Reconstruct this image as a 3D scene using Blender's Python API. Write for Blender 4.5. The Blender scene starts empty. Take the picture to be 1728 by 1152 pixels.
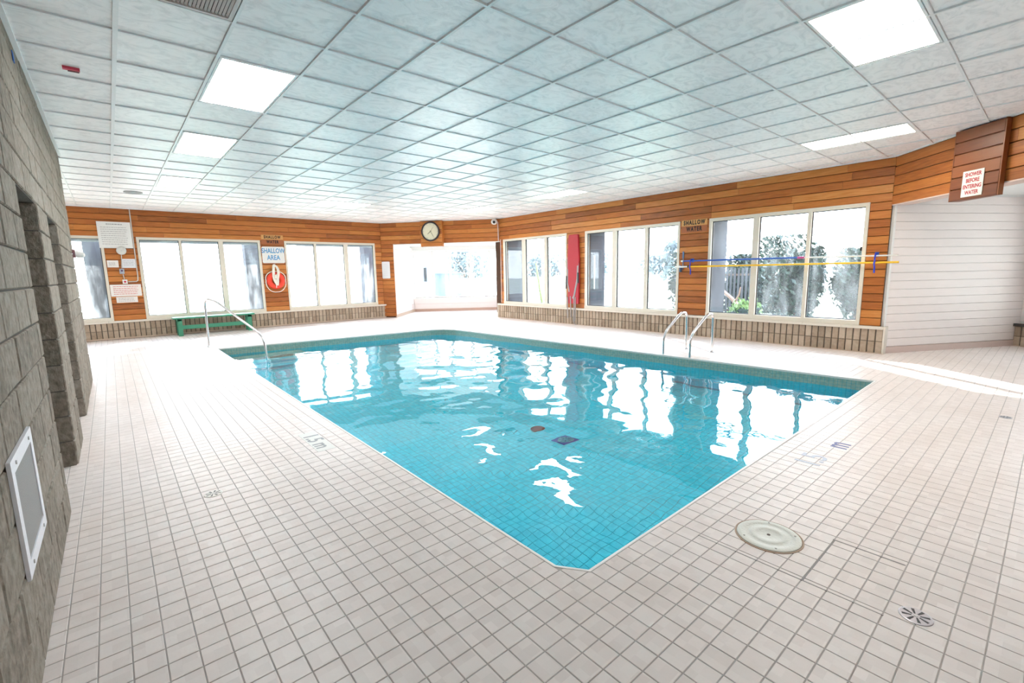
import bpy, bmesh, math, random
from mathutils import Vector, Matrix
from mathutils.geometry import tessellate_polygon

random.seed(7)
SC = bpy.context.scene
COL = SC.collection
rad = math.radians

# ------------------------------------------------------------------ camera
cam_d = bpy.data.cameras.new('camera')
cam = bpy.data.objects.new('camera', cam_d)
COL.objects.link(cam)
cam_d.sensor_width = 36.0
cam_d.lens = 16.354
cam_d.clip_start = 0.02
cam_d.clip_end = 500
right = Vector((0.758596, -0.65130488, -0.01827748))
up = Vector((0.10972399, 0.10004734, 0.98891414))
fwd = Vector((0.64225599, 0.75219179, -0.14735928))
H = 1.4617
CZ = 3.1507
M = Matrix.Identity(4)
for i in range(3):
    M[i][0] = right[i]; M[i][1] = up[i]; M[i][2] = -fwd[i]
M[2][3] = H
cam.matrix_world = M
SC.camera = cam

# ------------------------------------------------------------------ sky, sun, exposure
world = bpy.data.worlds.new('sky')
SC.world = world
world.use_nodes = True
wn = world.node_tree
wn.nodes.clear()
w_out = wn.nodes.new('ShaderNodeOutputWorld')
w_bg = wn.nodes.new('ShaderNodeBackground')
w_bg.inputs['Strength'].default_value = 3.4
w_tc = wn.nodes.new('ShaderNodeTexCoord')
w_sep = wn.nodes.new('ShaderNodeSeparateXYZ')
w_ramp = wn.nodes.new('ShaderNodeValToRGB')
w_ramp.color_ramp.elements[0].position = 0.0
w_ramp.color_ramp.elements[0].color = (0.95, 0.97, 1.0, 1)
w_ramp.color_ramp.elements[1].position = 0.7
w_ramp.color_ramp.elements[1].color = (0.62, 0.78, 1.0, 1)
wn.links.new(w_tc.outputs['Generated'], w_sep.inputs[0])
wn.links.new(w_sep.outputs['Z'], w_ramp.inputs[0])
wn.links.new(w_ramp.outputs[0], w_bg.inputs['Color'])
wn.links.new(w_bg.outputs[0], w_out.inputs[0])

SUN_AZ, SUN_EL = rad(35), rad(25)
sun_dir = Vector((math.sin(SUN_AZ) * math.cos(SUN_EL), math.cos(SUN_AZ) * math.cos(SUN_EL), math.sin(SUN_EL)))
sun_d = bpy.data.lights.new('sun', 'SUN')
sun_d.energy = 5.5
sun_d.angle = rad(0.6)
sun_d.color = (1.0, 0.95, 0.87)
sun = bpy.data.objects.new('sun', sun_d)
COL.objects.link(sun)
sun.location = sun_dir * 40
sun.rotation_euler = (-sun_dir).to_track_quat('-Z', 'Y').to_euler()

SC.view_settings.view_transform = 'Standard'
SC.view_settings.look = 'None'
SC.view_settings.gamma = 1.0
SC.view_settings.use_curve_mapping = False
SC.view_settings.exposure = 1.96
PANEL_EMIT = 8.0                    # ceiling panels
SC.cycles.max_bounces = 14
SC.cycles.diffuse_bounces = 7
SC.cycles.glossy_bounces = 6
SC.cycles.transmission_bounces = 10
SC.cycles.transparent_max_bounces = 16
SC.cycles.sample_clamp_indirect = 8.0
SC.cycles.use_denoising = True
SC.cycles.blur_glossy = 0.6

# ------------------------------------------------------------------ plan of the room
X3, Y1 = 9.642, 14.953
A2 = Vector((7.05, 14.953)); B2 = Vector((9.642, 11.80))
C4 = Vector((9.642, 1.86)); W4D = Vector((-0.732, -0.681)).normalized()
LX = -0.347                          # face of the block wall
YB = -1.6                            # wall behind the camera
E4 = C4 + W4D * ((C4.y - YB) / -W4D.y)
ROOM = [(-3.2, 9.1), (LX, 9.1), (LX, YB), (E4.x, YB), (C4.x, C4.y), (B2.x, B2.y), (A2.x, A2.y), (-3.2, Y1)]
POOL = [(1.640, 1.363), (7.31, 1.40), (6.80, 9.75), (6.76, 10.2), (6.60, 10.52), (6.3, 10.68), (1.545, 11.27), (1.540, 1.505)]
WATER_Z = -0.15
ALC_J = A2 + (B2 - A2).normalized() * 0.43
ALC_K = Vector((8.95, 16.3)); ALC_D = (Vector((11.6, 14.4)) - ALC_K).normalized()
ALC_M = ALC_K + ALC_D * 3.36
R_A = Vector((9.80, 1.765)); R_D = Vector((0.867, -0.498)).normalized()

# ------------------------------------------------------------------ helpers
class MB:
    def __init__(self):
        self.v = []; self.f = []
    def add(self, vs, fs):
        o = len(self.v); self.v += [tuple(p) for p in vs]; self.f += [tuple(i + o for i in q) for q in fs]
        return self
    def box(self, x0, x1, y0, y1, z0, z1):
        vs = [(x, y, z) for z in (z0, z1) for y in (y0, y1) for x in (x0, x1)]
        return self.add(vs, [(0, 2, 3, 1), (4, 5, 7, 6), (0, 1, 5, 4), (2, 6, 7, 3), (0, 4, 6, 2), (1, 3, 7, 5)])
    def fbox(self, fr, u0, u1, d0, d1, z0, z1):
        vs = [fr.p(u, d, z) for z in (z0, z1) for d in (d0, d1) for u in (u0, u1)]
        return self.add(vs, [(0, 2, 3, 1), (4, 5, 7, 6), (0, 1, 5, 4), (2, 6, 7, 3), (0, 4, 6, 2), (1, 3, 7, 5)])
    def prism(self, poly, z0, z1, caps=True):
        n = len(poly)
        vs = [(p[0], p[1], z0) for p in poly] + [(p[0], p[1], z1) for p in poly]
        fs = [(i, (i + 1) % n, n + (i + 1) % n, n + i) for i in range(n)]
        if caps: fs += [tuple(range(n))[::-1], tuple(range(n, 2 * n))]
        return self.add(vs, fs)
    def disc(self, c, r, z0, z1, n=24):
        return self.prism([(c[0] + r * math.cos(2 * math.pi * k / n), c[1] + r * math.sin(2 * math.pi * k / n)) for k in range(n)], z0, z1)
    def tube(self, pts, r, n=10, caps=True):
        pts = [Vector(p) for p in pts]; rings = []
        t0 = (pts[1] - pts[0]).normalized()
        nrm = t0.orthogonal().normalized()
        for i, p in enumerate(pts):
            if i == 0: t = pts[1] - pts[0]
            elif i == len(pts) - 1: t = pts[-1] - pts[-2]
            else: t = (pts[i + 1] - p).normalized() + (p - pts[i - 1]).normalized()
            t.normalize()
            nrm = (nrm - t * nrm.dot(t)).normalized(); b = t.cross(nrm)
            rr = r[i] if isinstance(r, (list, tuple)) else r
            rings.append([p + (nrm * math.cos(2 * math.pi * k / n) + b * math.sin(2 * math.pi * k / n)) * rr for k in range(n)])
        vs = [q for ring in rings for q in ring]; fs = []
        for i in range(len(rings) - 1):
            for k in range(n):
                fs.append((i * n + k, i * n + (k + 1) % n, (i + 1) * n + (k + 1) % n, (i + 1) * n + k))
        if caps:
            fs.append(tuple(range(n))[::-1]); fs.append(tuple(range((len(rings) - 1) * n, len(rings) * n)))
        return self.add(vs, fs)
    def lathe(self, c, prof, axis, n=24):
        """prof: (r, h) pairs along axis from point c"""
        a = Vector(axis).normalized(); x = a.orthogonal().normalized(); y = a.cross(x); c = Vector(c)
        vs = []
        for r, h in prof:
            for k in range(n):
                t = 2 * math.pi * k / n
                vs.append(c + a * h + (x * math.cos(t) + y * math.sin(t)) * r)
        fs = []
        for i in range(len(prof) - 1):
            for k in range(n):
                fs.append((i * n + k, i * n + (k + 1) % n, (i + 1) * n + (k + 1) % n, (i + 1) * n + k))
        fs.append(tuple(range(n))[::-1]); fs.append(tuple(range((len(prof) - 1) * n, len(prof) * n)))
        return self.add(vs, fs)

class Frame:
    """a wall face: u along it, d into the room, z up"""
    def __init__(self, o, u, n):
        self.o = Vector((o[0], o[1])); self.u = Vector((u[0], u[1])).normalized(); self.n = Vector((n[0], n[1])).normalized()
        self.ang = math.atan2(self.u.y, self.u.x)
    def p(self, u, d, z):
        q = self.o + self.u * u + self.n * d
        return Vector((q.x, q.y, z))

F1 = Frame((0, Y1), (1, 0), (0, -1))
F3 = Frame((X3, 0), (0, 1), (-1, 0))
d2 = (B2 - A2).normalized()
F2 = Frame(A2, d2, (-d2.y * -1 * -1, d2.x * -1 * -1))
if F2.n.dot(Vector((4, 6)) - A2) < 0: F2.n = -F2.n
F4 = Frame(C4, W4D, (-W4D.y, W4D.x))
if F4.n.dot(Vector((4, 6)) - C4) < 0: F4.n = -F4.n
FA = Frame(ALC_K, ALC_D, (-ALC_D.y, ALC_D.x))
if FA.n.dot(Vector((4, 6)) - ALC_K) < 0: FA.n = -FA.n
sd = (ALC_K - ALC_J).normalized()
FS = Frame(ALC_J, sd, (sd.y, -sd.x))
if FS.n.dot(Vector((9.5, 13.5)) - ALC_J) < 0: FS.n = -FS.n
FR = Frame(R_A, R_D, (-R_D.y, R_D.x))
if FR.n.dot(Vector((8, -2)) - R_A) < 0: FR.n = -FR.n
FL = Frame((LX, 0), (0, 1), (1, 0))

def mesh_of(name, mb, mat, off=(0, 0, 0), smooth=False, fix=True):
    me = bpy.data.meshes.new(name)
    me.from_pydata([(v[0] - off[0], v[1] - off[1], v[2] - off[2]) for v in mb.v], [], mb.f)
    if fix:
        bm = bmesh.new(); bm.from_mesh(me)
        bmesh.ops.recalc_face_normals(bm, faces=bm.faces)
        bm.to_mesh(me); bm.free()
    if mat: me.materials.append(mat)
    if smooth:
        for p in me.polygons: p.use_smooth = True
        try: me.set_sharp_from_angle(angle=rad(40))
        except Exception: pass
    return me

def link(name, data, parent=None):
    o = bpy.data.objects.new(name, data); COL.objects.link(o)
    if parent: o.parent = parent
    return o

def tag(o, label=None, cat=None, group=None, kind=None):
    if label: o['label'] = label
    if cat: o['category'] = cat
    if group: o['group'] = group
    if kind: o['kind'] = kind
    return o

def thing(name, loc, label, cat, group=None):
    o = link(name, None); o.location = loc
    o.empty_display_size = 0.1
    return tag(o, label, cat, group)

def root_loc(o):
    v = Vector((0, 0, 0))
    while o: v = v + o.location; o = o.parent
    return v

def part(name, mb, mat, parent, smooth=False, fix=True):
    return link(name, mesh_of(name, mb, mat, root_loc(parent), smooth, fix), parent)

def solo(name, mb, mat, loc, label, cat, group=None, smooth=False):
    o = link(name, mesh_of(name, mb, mat, loc, smooth)); o.location = loc
    return tag(o, label, cat, group)

def struct(name, mb, mat, fix=True, smooth=False):
    o = link(name, mesh_of(name, mb, mat, (0, 0, 0), smooth, fix)); o['kind'] = 'structure'
    return o

def inside(poly, x, y):
    c = False; n = len(poly); j = n - 1
    for i in range(n):
        xi, yi = poly[i][0], poly[i][1]; xj, yj = poly[j][0], poly[j][1]
        if (yi > y) != (yj > y) and x < (xj - xi) * (y - yi) / (yj - yi) + xi: c = not c
        j = i
    return c

def clip(poly, px, py, nx, ny):
    """keep the part of poly with (p - (px,py)).(nx,ny) >= 0"""
    out = []; n = len(poly)
    for i in range(n):
        a, b = poly[i], poly[(i + 1) % n]
        da = (a[0] - px) * nx + (a[1] - py) * ny; db = (b[0] - px) * nx + (b[1] - py) * ny
        if da >= 0: out.append(a)
        if (da > 0 > db) or (da < 0 < db):
            t = da / (da - db); out.append((a[0] + (b[0] - a[0]) * t, a[1] + (b[1] - a[1]) * t))
    return out

def area(poly):
    return abs(sum(poly[i][0] * poly[(i + 1) % len(poly)][1] - poly[(i + 1) % len(poly)][0] * poly[i][1] for i in range(len(poly)))) / 2

def in_view(x, y, z, m=0.0):
    v = Vector((x, y, z - H)); f = v.dot(fwd)
    if f < 0.15: return None
    px = 864 + 785 * v.dot(right) / f; py = 576 - 785 * v.dot(up) / f
    if -m < px < 1728 + m and -m < py < 1152 + m: return f
    return None

# ------------------------------------------------------------------ materials
def new_mat(name):
    m = bpy.data.materials.new(name); m.use_nodes = True
    nt = m.node_tree; b = nt.nodes['Principled BSDF']
    return m, nt, b

def N(nt, t, **kw):
    n = nt.nodes.new(t)
    for k, v in kw.items():
        if k in n.inputs: n.inputs[k].default_value = v
        else: setattr(n, k, v)
    return n

def plain(name, col, rough=0.5, metal=0.0, bump=0.0, scale=40.0, var=0.06, spec=0.5, coat=0.0):
    m, nt, b = new_mat(name)
    b.inputs['Roughness'].default_value = rough; b.inputs['Metallic'].default_value = metal
    b.inputs['Specular IOR Level'].default_value = spec
    b.inputs['Coat Weight'].default_value = coat
    tc = N(nt, 'ShaderNodeTexCoord'); no = N(nt, 'ShaderNodeTexNoise', Scale=scale, Detail=4.0)
    nt.links.new(tc.outputs['Object'], no.inputs['Vector'])
    mix = N(nt, 'ShaderNodeMix', data_type='RGBA')
    mix.inputs[6].default_value = tuple(c * (1 - var) for c in col) + (1,)
    mix.inputs[7].default_value = tuple(min(1, c * (1 + var)) for c in col) + (1,)
    nt.links.new(no.outputs[0], mix.inputs[0]); nt.links.new(mix.outputs[2], b.inputs['Base Color'])
    if bump > 0:
        bp = N(nt, 'ShaderNodeBump', Strength=bump, Distance=0.01)
        nt.links.new(no.outputs[0], bp.inputs['Height']); nt.links.new(bp.outputs[0], b.inputs['Normal'])
    return m

def ramp_mat(name, stops, rough, scale, stretch=(1, 1, 1), bump=0.2, dist=0.004, rand=True, spec=0.4, noise2=0.25, coord='Object', detail=6.0, rand_amt=1.0):
    """colour from per-object random plus stretched noise through a ramp"""
    m, nt, b = new_mat(name)
    b.inputs['Roughness'].default_value = rough; b.inputs['Specular IOR Level'].default_value = spec
    tc = N(nt, 'ShaderNodeTexCoord'); oi = N(nt, 'ShaderNodeObjectInfo')
    mp = N(nt, 'ShaderNodeMapping'); mp.inputs['Scale'].default_value = stretch
    nt.links.new(tc.outputs[coord], mp.inputs['Vector'])
    off = N(nt, 'ShaderNodeMath', operation='MULTIPLY'); off.inputs[1].default_value = 57.0
    nt.links.new(oi.outputs['Random'], off.inputs[0])
    no = N(nt, 'ShaderNodeTexNoise', Scale=scale, Detail=detail, noise_dimensions='4D')
    nt.links.new(mp.outputs[0], no.inputs['Vector'])
    if rand: nt.links.new(off.outputs[0], no.inputs['W'])
    ma = N(nt, 'ShaderNodeMath', operation='MULTIPLY_ADD'); ma.inputs[1].default_value = noise2 * 2; ma.inputs[2].default_value = -noise2
    nt.links.new(no.outputs[0], ma.inputs[0])
    ad = N(nt, 'ShaderNodeMath', operation='ADD', use_clamp=True)
    nt.links.new(ma.outputs[0], ad.inputs[0])
    if rand:
        sc = N(nt, 'ShaderNodeMath', operation='MULTIPLY_ADD'); sc.inputs[1].default_value = rand_amt; sc.inputs[2].default_value = 0.5 - rand_amt / 2
        nt.links.new(oi.outputs['Random'], sc.inputs[0]); nt.links.new(sc.outputs[0], ad.inputs[1])
    else: ad.inputs[1].default_value = 0.5
    rp = N(nt, 'ShaderNodeValToRGB')
    e = rp.color_ramp.elements
    while len(e) < len(stops): e.new(0.5)
    for k, (p, c) in enumerate(stops):
        e[k].position = p; e[k].color = tuple(c) + (1,)
    nt.links.new(ad.outputs[0], rp.inputs[0]); nt.links.new(rp.outputs[0], b.inputs['Base Color'])
    bp = N(nt, 'ShaderNodeBump', Strength=bump, Distance=dist)
    nt.links.new(no.outputs[0], bp.inputs['Height']); nt.links.new(bp.outputs[0], b.inputs['Normal'])
    return m

def cell_mat(name, c0, c1, pitch, rough, spec=0.5, bump=0.05, nscale=30.0, stain=None):
    """one tone per tile cell by world position, plus fine relief"""
    m, nt, b = new_mat(name)
    b.inputs['Roughness'].default_value = rough; b.inputs['Specular IOR Level'].default_value = spec
    ge = N(nt, 'ShaderNodeNewGeometry')
    sn = N(nt, 'ShaderNodeVectorMath', operation='SNAP'); sn.inputs[1].default_value = (pitch, pitch, pitch)
    nt.links.new(ge.outputs['Position'], sn.inputs[0])
    wn_ = N(nt, 'ShaderNodeTexWhiteNoise'); nt.links.new(sn.outputs[0], wn_.inputs['Vector'])
    mix = N(nt, 'ShaderNodeMix', data_type='RGBA')
    mix.inputs[6].default_value = tuple(c0) + (1,); mix.inputs[7].default_value = tuple(c1) + (1,)
    nt.links.new(wn_.outputs['Value'], mix.inputs[0])
    no = N(nt, 'ShaderNodeTexNoise', Scale=nscale, Detail=5.0)
    nt.links.new(ge.outputs['Position'], no.inputs['Vector'])
    last = mix.outputs[2]
    if stain:
        n2 = N(nt, 'ShaderNodeTexNoise', Scale=1.3, Detail=3.0); nt.links.new(ge.outputs['Position'], n2.inputs['Vector'])
        rp = N(nt, 'ShaderNodeValToRGB'); rp.color_ramp.elements[0].position = 0.45; rp.color_ramp.elements[1].position = 0.75
        nt.links.new(n2.outputs[0], rp.inputs[0])
        mx = N(nt, 'ShaderNodeMix', data_type='RGBA'); mx.inputs[7].default_value = tuple(stain) + (1,)
        ml = N(nt, 'ShaderNodeMath', operation='MULTIPLY'); ml.inputs[1].default_value = 0.35
        nt.links.new(rp.outputs[0], ml.inputs[0]); nt.links.new(ml.outputs[0], mx.inputs[0]); nt.links.new(last, mx.inputs[6]); last = mx.outputs[2]
    nt.links.new(last, b.inputs['Base Color'])
    bp = N(nt, 'ShaderNodeBump', Strength=bump, Distance=0.01)
    nt.links.new(no.outputs[0], bp.inputs['Height']); nt.links.new(bp.outputs[0], b.inputs['Normal'])
    return m

def emitter(name, col, s, dirt=False):
    m, nt, b = new_mat(name)
    b.inputs['Base Color'].default_value = (0.7, 0.7, 0.68, 1); b.inputs['Roughness'].default_value = 0.3
    b.inputs['Emission Strength'].default_value = s
    tc = N(nt, 'ShaderNodeTexCoord')
    no = N(nt, 'ShaderNodeTexNoise', Scale=2.2, Detail=5.0, Roughness=0.65); nt.links.new(tc.outputs['Object'], no.inputs['Vector'])
    rp = N(nt, 'ShaderNodeValToRGB')
    rp.color_ramp.elements[0].position = 0.30; rp.color_ramp.elements[0].color = tuple(c * (0.55 if dirt else 0.9) for c in col) + (1,)
    rp.color_ramp.elements[1].position = 0.48; rp.color_ramp.elements[1].color = tuple(col) + (1,)
    nt.links.new(no.outputs[0], rp.inputs[0]); nt.links.new(rp.outputs[0], b.inputs['Emission Color'])
    return m

def glass_mat(name, haze=0.03, streak=0.0, tint=(0.93, 0.96, 0.97)):
    m = bpy.data.materials.new(name); m.use_nodes = True; nt = m.node_tree; nt.nodes.clear()
    out = N(nt, 'ShaderNodeOutputMaterial')
    tr = N(nt, 'ShaderNodeBsdfTransparent'); tr.inputs[0].default_value = tuple(tint) + (1,)
    gl = N(nt, 'ShaderNodeBsdfGlossy'); gl.inputs['Roughness'].default_value = 0.02
    lw = N(nt, 'ShaderNodeLayerWeight', Blend=0.5); pw = N(nt, 'ShaderNodeMath', operation='POWER'); pw.inputs[1].default_value = 4.5
    nt.links.new(lw.outputs['Facing'], pw.inputs[0]); fr = N(nt, 'ShaderNodeMath', operation='MULTIPLY_ADD'); fr.inputs[1].default_value = 0.9; fr.inputs[2].default_value = 0.04
    nt.links.new(pw.outputs[0], fr.inputs[0])
    mx = N(nt, 'ShaderNodeMixShader'); nt.links.new(fr.outputs[0], mx.inputs[0]); nt.links.new(tr.outputs[0], mx.inputs[1]); nt.links.new(gl.outputs[0], mx.inputs[2])
    tl = N(nt, 'ShaderNodeBsdfTranslucent'); tl.inputs[0].default_value = (0.85, 0.9, 0.95, 1)
    tc = N(nt, 'ShaderNodeTexCoord'); mp = N(nt, 'ShaderNodeMapping'); mp.inputs['Scale'].default_value = (1, 1, 0.22)
    no = N(nt, 'ShaderNodeTexNoise', Scale=3.0, Detail=6.0, Roughness=0.6)
    nt.links.new(tc.outputs['Object'], mp.inputs[0]); nt.links.new(mp.outputs[0], no.inputs['Vector'])
    rp = N(nt, 'ShaderNodeMapRange'); rp.inputs['From Min'].default_value = 0.45; rp.inputs['From Max'].default_value = 0.75
    rp.inputs['To Min'].default_value = haze; rp.inputs['To Max'].default_value = haze + streak
    nt.links.new(no.outputs[0], rp.inputs[0])
    m2 = N(nt, 'ShaderNodeMixShader'); nt.links.new(rp.outputs[0], m2.inputs[0]); nt.links.new(mx.outputs[0], m2.inputs[1]); nt.links.new(tl.outputs[0], m2.inputs[2])
    nt.links.new(m2.outputs[0], out.inputs[0])
    return m

WOOD = ramp_mat('cedar_boards', [(0.0, (0.21, 0.064, 0.016)), (0.35, (0.39, 0.122, 0.027)), (0.7, (0.50, 0.180, 0.040)), (1.0, (0.60, 0.265, 0.075))],
                0.42, 5.0, (0.8, 7, 13), 0.35, 0.004, True, 0.35, 0.55, rand_amt=0.7)
WOOD_DARK = ramp_mat('stained_red_boards', [(0.0, (0.11, 0.030, 0.010)), (0.5, (0.20, 0.058, 0.017)), (1.0, (0.28, 0.09, 0.025))],
                     0.38, 4.0, (0.9, 6, 9), 0.2, 0.004, True, 0.4, 0.3, rand_amt=0.6)
WOOD_BACK = plain('dark_joint', (0.06, 0.025, 0.01), 0.8)
BRICK = ramp_mat('tan_brick', [(0.0, (0.25, 0.185, 0.135)), (0.5, (0.42, 0.33, 0.25)), (1.0, (0.54, 0.44, 0.35))], 0.8, 22.0, (1, 1, 1), 0.5, 0.004, True, 0.2, 0.35, rand_amt=0.6)
MORTAR = plain('dark_mortar', (0.10, 0.085, 0.07), 0.9, bump=0.3)
BLOCK = ramp_mat('concrete_block', [(0.0, (0.085, 0.07, 0.055)), (0.42, (0.215, 0.185, 0.15)), (0.6, (0.275, 0.24, 0.20)), (1.0, (0.36, 0.32, 0.275))],
                 0.9, 26.0, (1, 1, 0.8), 1.0, 0.016, True, 0.15, 0.6, detail=9.0, rand_amt=0.2)
BLOCK_JOINT = plain('block_joint', (0.12, 0.11, 0.095), 0.95, bump=0.4)
FRAME = plain('almond_window_frame', (0.66, 0.61, 0.52), 0.45)
DARK_GASKET = plain('dark_gasket', (0.03, 0.03, 0.035), 0.6)
CAP = plain('cream_ledge_tile', (0.68, 0.62, 0.54), 0.4)
KERB = plain('base_tile', (0.52, 0.40, 0.31), 0.5)
WHITE_PLANK = ramp_mat('white_painted_boards', [(0.0, (0.76, 0.69, 0.67)), (1.0, (0.84, 0.77, 0.75))], 0.5, 5.0, (1, 4, 6), 0.15, 0.003, True, 0.4, 0.35, rand_amt=0.4)
WHITE = plain('white_paint', (0.78, 0.78, 0.77), 0.45)
TILE = cell_mat('beige_floor_tile', (0.71, 0.635, 0.605), (0.79, 0.715, 0.685), 0.0509, 0.42, 0.35, 0.04, 60.0, stain=(0.60, 0.50, 0.44))
GROUT = plain('grey_grout', (0.44, 0.405, 0.385), 0.9)
CTILE = None
POOLTILE = cell_mat('turquoise_pool_tile', (0.013, 0.64, 0.81), (0.034, 0.75, 0.91), 0.0381, 0.25, 0.4, 0.03, 50.0)
POOLGROUT = plain('pool_grout', (0.012, 0.37, 0.49), 0.8)
BAND = cell_mat('pale_green_mosaic', (0.26, 0.40, 0.35), (0.36, 0.50, 0.44), 0.025, 0.3, 0.4, 0.03, 50.0)
COPING = plain('white_coping', (0.75, 0.73, 0.70), 0.35)
STEEL = plain('polished_steel', (0.62, 0.61, 0.62), 0.2, 1.0, var=0.02)
DULLSTEEL = plain('dull_steel', (0.55, 0.55, 0.56), 0.3, 1.0, var=0.05)
BLACK = plain('black', (0.012, 0.012, 0.014), 0.5)
GRID = plain('ceiling_grid_white', (0.80, 0.81, 0.82), 0.4)
PLENUM = plain('dark_plenum', (0.05, 0.055, 0.06), 0.9)

def ceiling_mat():
    m, nt, b = new_mat('swirl_ceiling_tile')
    b.inputs['Roughness'].default_value = 0.36; b.inputs['Specular IOR Level'].default_value = 0.5
    ge = N(nt, 'ShaderNodeNewGeometry')
    mp = N(nt, 'ShaderNodeMapping'); mp.inputs['Rotation'].default_value = (0, 0, 0.6); mp.inputs['Scale'].default_value = (1.0, 1.5, 1)
    nt.links.new(ge.outputs['Position'], mp.inputs[0])
    no = N(nt, 'ShaderNodeTexNoise', Scale=5.0, Detail=7.0, Roughness=0.6, Distortion=2.4)
    nt.links.new(mp.outputs[0], no.inputs['Vector'])
    rp = N(nt, 'ShaderNodeValToRGB')
    rp.color_ramp.elements[0].position = 0.33; rp.color_ramp.elements[0].color = (0.76, 0.755, 0.77, 1)
    rp.color_ramp.elements[1].position = 0.55; rp.color_ramp.elements[1].color = (0.92, 0.905, 0.915, 1)
    nt.links.new(no.outputs[0], rp.inputs[0]); nt.links.new(rp.outputs[0], b.inputs['Base Color'])
    bp = N(nt, 'ShaderNodeBump', Strength=0.42, Distance=0.007)
    nt.links.new(no.outputs[0], bp.inputs['Height']); nt.links.new(bp.outputs[0], b.inputs['Normal'])
    return m
CTILE = ceiling_mat()

# ================================================================== FLOOR
T = 0.1018; TX0 = 1.231; TY0 = 1.159
def ring_mesh(outer, hole, z):
    vs = [Vector((p[0], p[1], z)) for p in outer] + [Vector((p[0], p[1], z)) for p in hole]
    tr = tessellate_polygon([[Vector((p[0], p[1], 0)) for p in outer], [Vector((p[0], p[1], 0)) for p in hole]])
    mb = MB(); mb.add(vs, [tuple(t) for t in tr]); return mb

floor_outer = [(-3.6, 8.8), (-0.7, 8.8), (-0.7, YB - 0.3), (5.6, YB - 0.3), (5.6, -2.9), (12.9, -2.9), (12.9, 2.0), (9.9, 2.0), (9.9, 11.6), (12.0, 14.3), (9.0, 16.7), (7.2, 15.2), (-3.6, 15.2)]
fl = ring_mesh(floor_outer, POOL, -0.0028)
floor = struct('floor', fl, GROUT, fix=False)
for p in floor.data.polygons:
    if p.normal.z < 0: p.flip()

FLOOR_POLY = floor_outer
def tile_poly(cx, cy, g=0.0021):
    h = T / 2 - g
    return [(cx - h, cy - h), (cx + h, cy - h), (cx + h, cy + h), (cx - h, cy + h)]
npool = len(POOL)
pool_edges = []
for i in range(npool):
    a, b = POOL[i], POOL[(i + 1) % npool]
    ex, ey = b[0] - a[0], b[1] - a[1]; l = math.hypot(ex, ey)
    pool_edges.append((a, (ey / l, -ex / l)))           # outward normal (CCW polygon)
def tile_top(mb, poly, z=0.0, depth=0.004, ch=0.0016):
    n = len(poly); cx = sum(p[0] for p in poly) / n; cy = sum(p[1] for p in poly) / n
    s = 1 - ch / (T / 2)
    vs = [(p[0], p[1], z - depth) for p in poly] + [(p[0], p[1], z - ch) for p in poly] + [(cx + (p[0] - cx) * s, cy + (p[1] - cy) * s, z) for p in poly]
    fs = [tuple(range(2 * n, 3 * n))]
    for k in range(n):
        k2 = (k + 1) % n
        fs += [(k, k2, n + k2, n + k), (n + k, n + k2, 2 * n + k2, 2 * n + k)]
    mb.add(vs, fs)
full, field = [], MB()
skip_discs = [((2.60, 0.90), 0.150), ((2.417, 0.25), 0.052), ((0.38, 3.62), 0.050), ((6.372, 0.20), 0.045)]
marker_rects = [(1.172, 1.315, 3.905, 4.46)]
for i in range(-60, 130):
    for j in range(-40, 160):
        cx = TX0 + (i + 0.5) * T; cy = TY0 + (j + 0.5) * T
        if not inside(FLOOR_POLY, cx, cy): continue
        if cx < -0.52 and cy < 8.95: continue
        poly = tile_poly(cx, cy)
        ds = [max((p[0] - a[0]) * n[0] + (p[1] - a[1]) * n[1] for a, n in pool_edges) for p in poly]
        if all(d <= 0.011 for d in ds): continue
        cut = False
        if any(d < 0.011 for d in ds):
            # cut with the edge that the tile reaches across most
            cands = [clip(poly, a[0] + n[0] * 0.011, a[1] + n[1] * 0.011, n[0], n[1]) for a, n in pool_edges]
            cands = [c for c in cands if len(c) > 2]
            if not cands: continue
            poly = max(cands, key=area); cut = True
            if area(poly) < 0.0006: continue
        f = None if cut else in_view(cx, cy, 0)
        if any((cx - c[0]) ** 2 + (cy - c[1]) ** 2 < (r + 0.02) ** 2 for c, r in skip_discs): f = None
        if f is None: tile_top(field, poly)
        else: full.append((f, cx, cy, poly))
full.sort(key=lambda t: t[0])
one = MB(); tile_top(one, tile_poly(0, 0)); tile_me = mesh_of('tile', one, TILE)
for f, cx, cy, poly in full[:300]:
    o = link('tile', tile_me, floor); o.location = (cx, cy, random.uniform(-0.0006, 0.0004))
for f, cx, cy, poly in full[300:]: tile_top(field, poly)
o = part('tile_field', field, TILE, floor, fix=False); o['kind'] = 'stuff'

gs = MB()
for x0, x1, y0, y1 in ((2.322, 2.328, 0.34, 1.16), (2.813, 2.823, 0.35, 0.655), (2.325, 2.82, 0.643, 0.651)):
    gs.box(x0, x1, y0, y1, -0.004, 0.0004)
part('worn_grout', gs, plain('dark_worn_grout', (0.30, 0.275, 0.26), 0.9), floor)

# ================================================================== POOL
def bottom_z(y): return -1.38 if y < 5.5 else -1.38 + (y - 5.5) / 5.8 * 0.33
PT = 0.0762
pool = thing('swimming_pool', (4.2, 6.2, -1.4), 'rectangular indoor swimming pool lined with turquoise tiles under clear rippled water', 'pool')
shell = MB()
rim = [(p[0], p[1]) for p in POOL]
for i in range(npool):
    a, b = rim[i], rim[(i + 1) % npool]
    shell.add([(a[0], a[1], -1.6), (b[0], b[1], -1.6), (b[0], b[1], -0.006), (a[0], a[1], -0.006)], [(0, 1, 2, 3)])
ys = [1.3, 5.5, 11.4]
for y0, y1 in zip(ys, ys[1:]):
    poly = clip(clip(rim, 0, y0, 0, 1), 0, y1, 0, -1)
    shell.add([(p[0], p[1], bottom_z(p[1])) for p in poly], [tuple(range(len(poly)))])
part('shell', shell, POOLGROUT, pool, fix=False)
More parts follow.
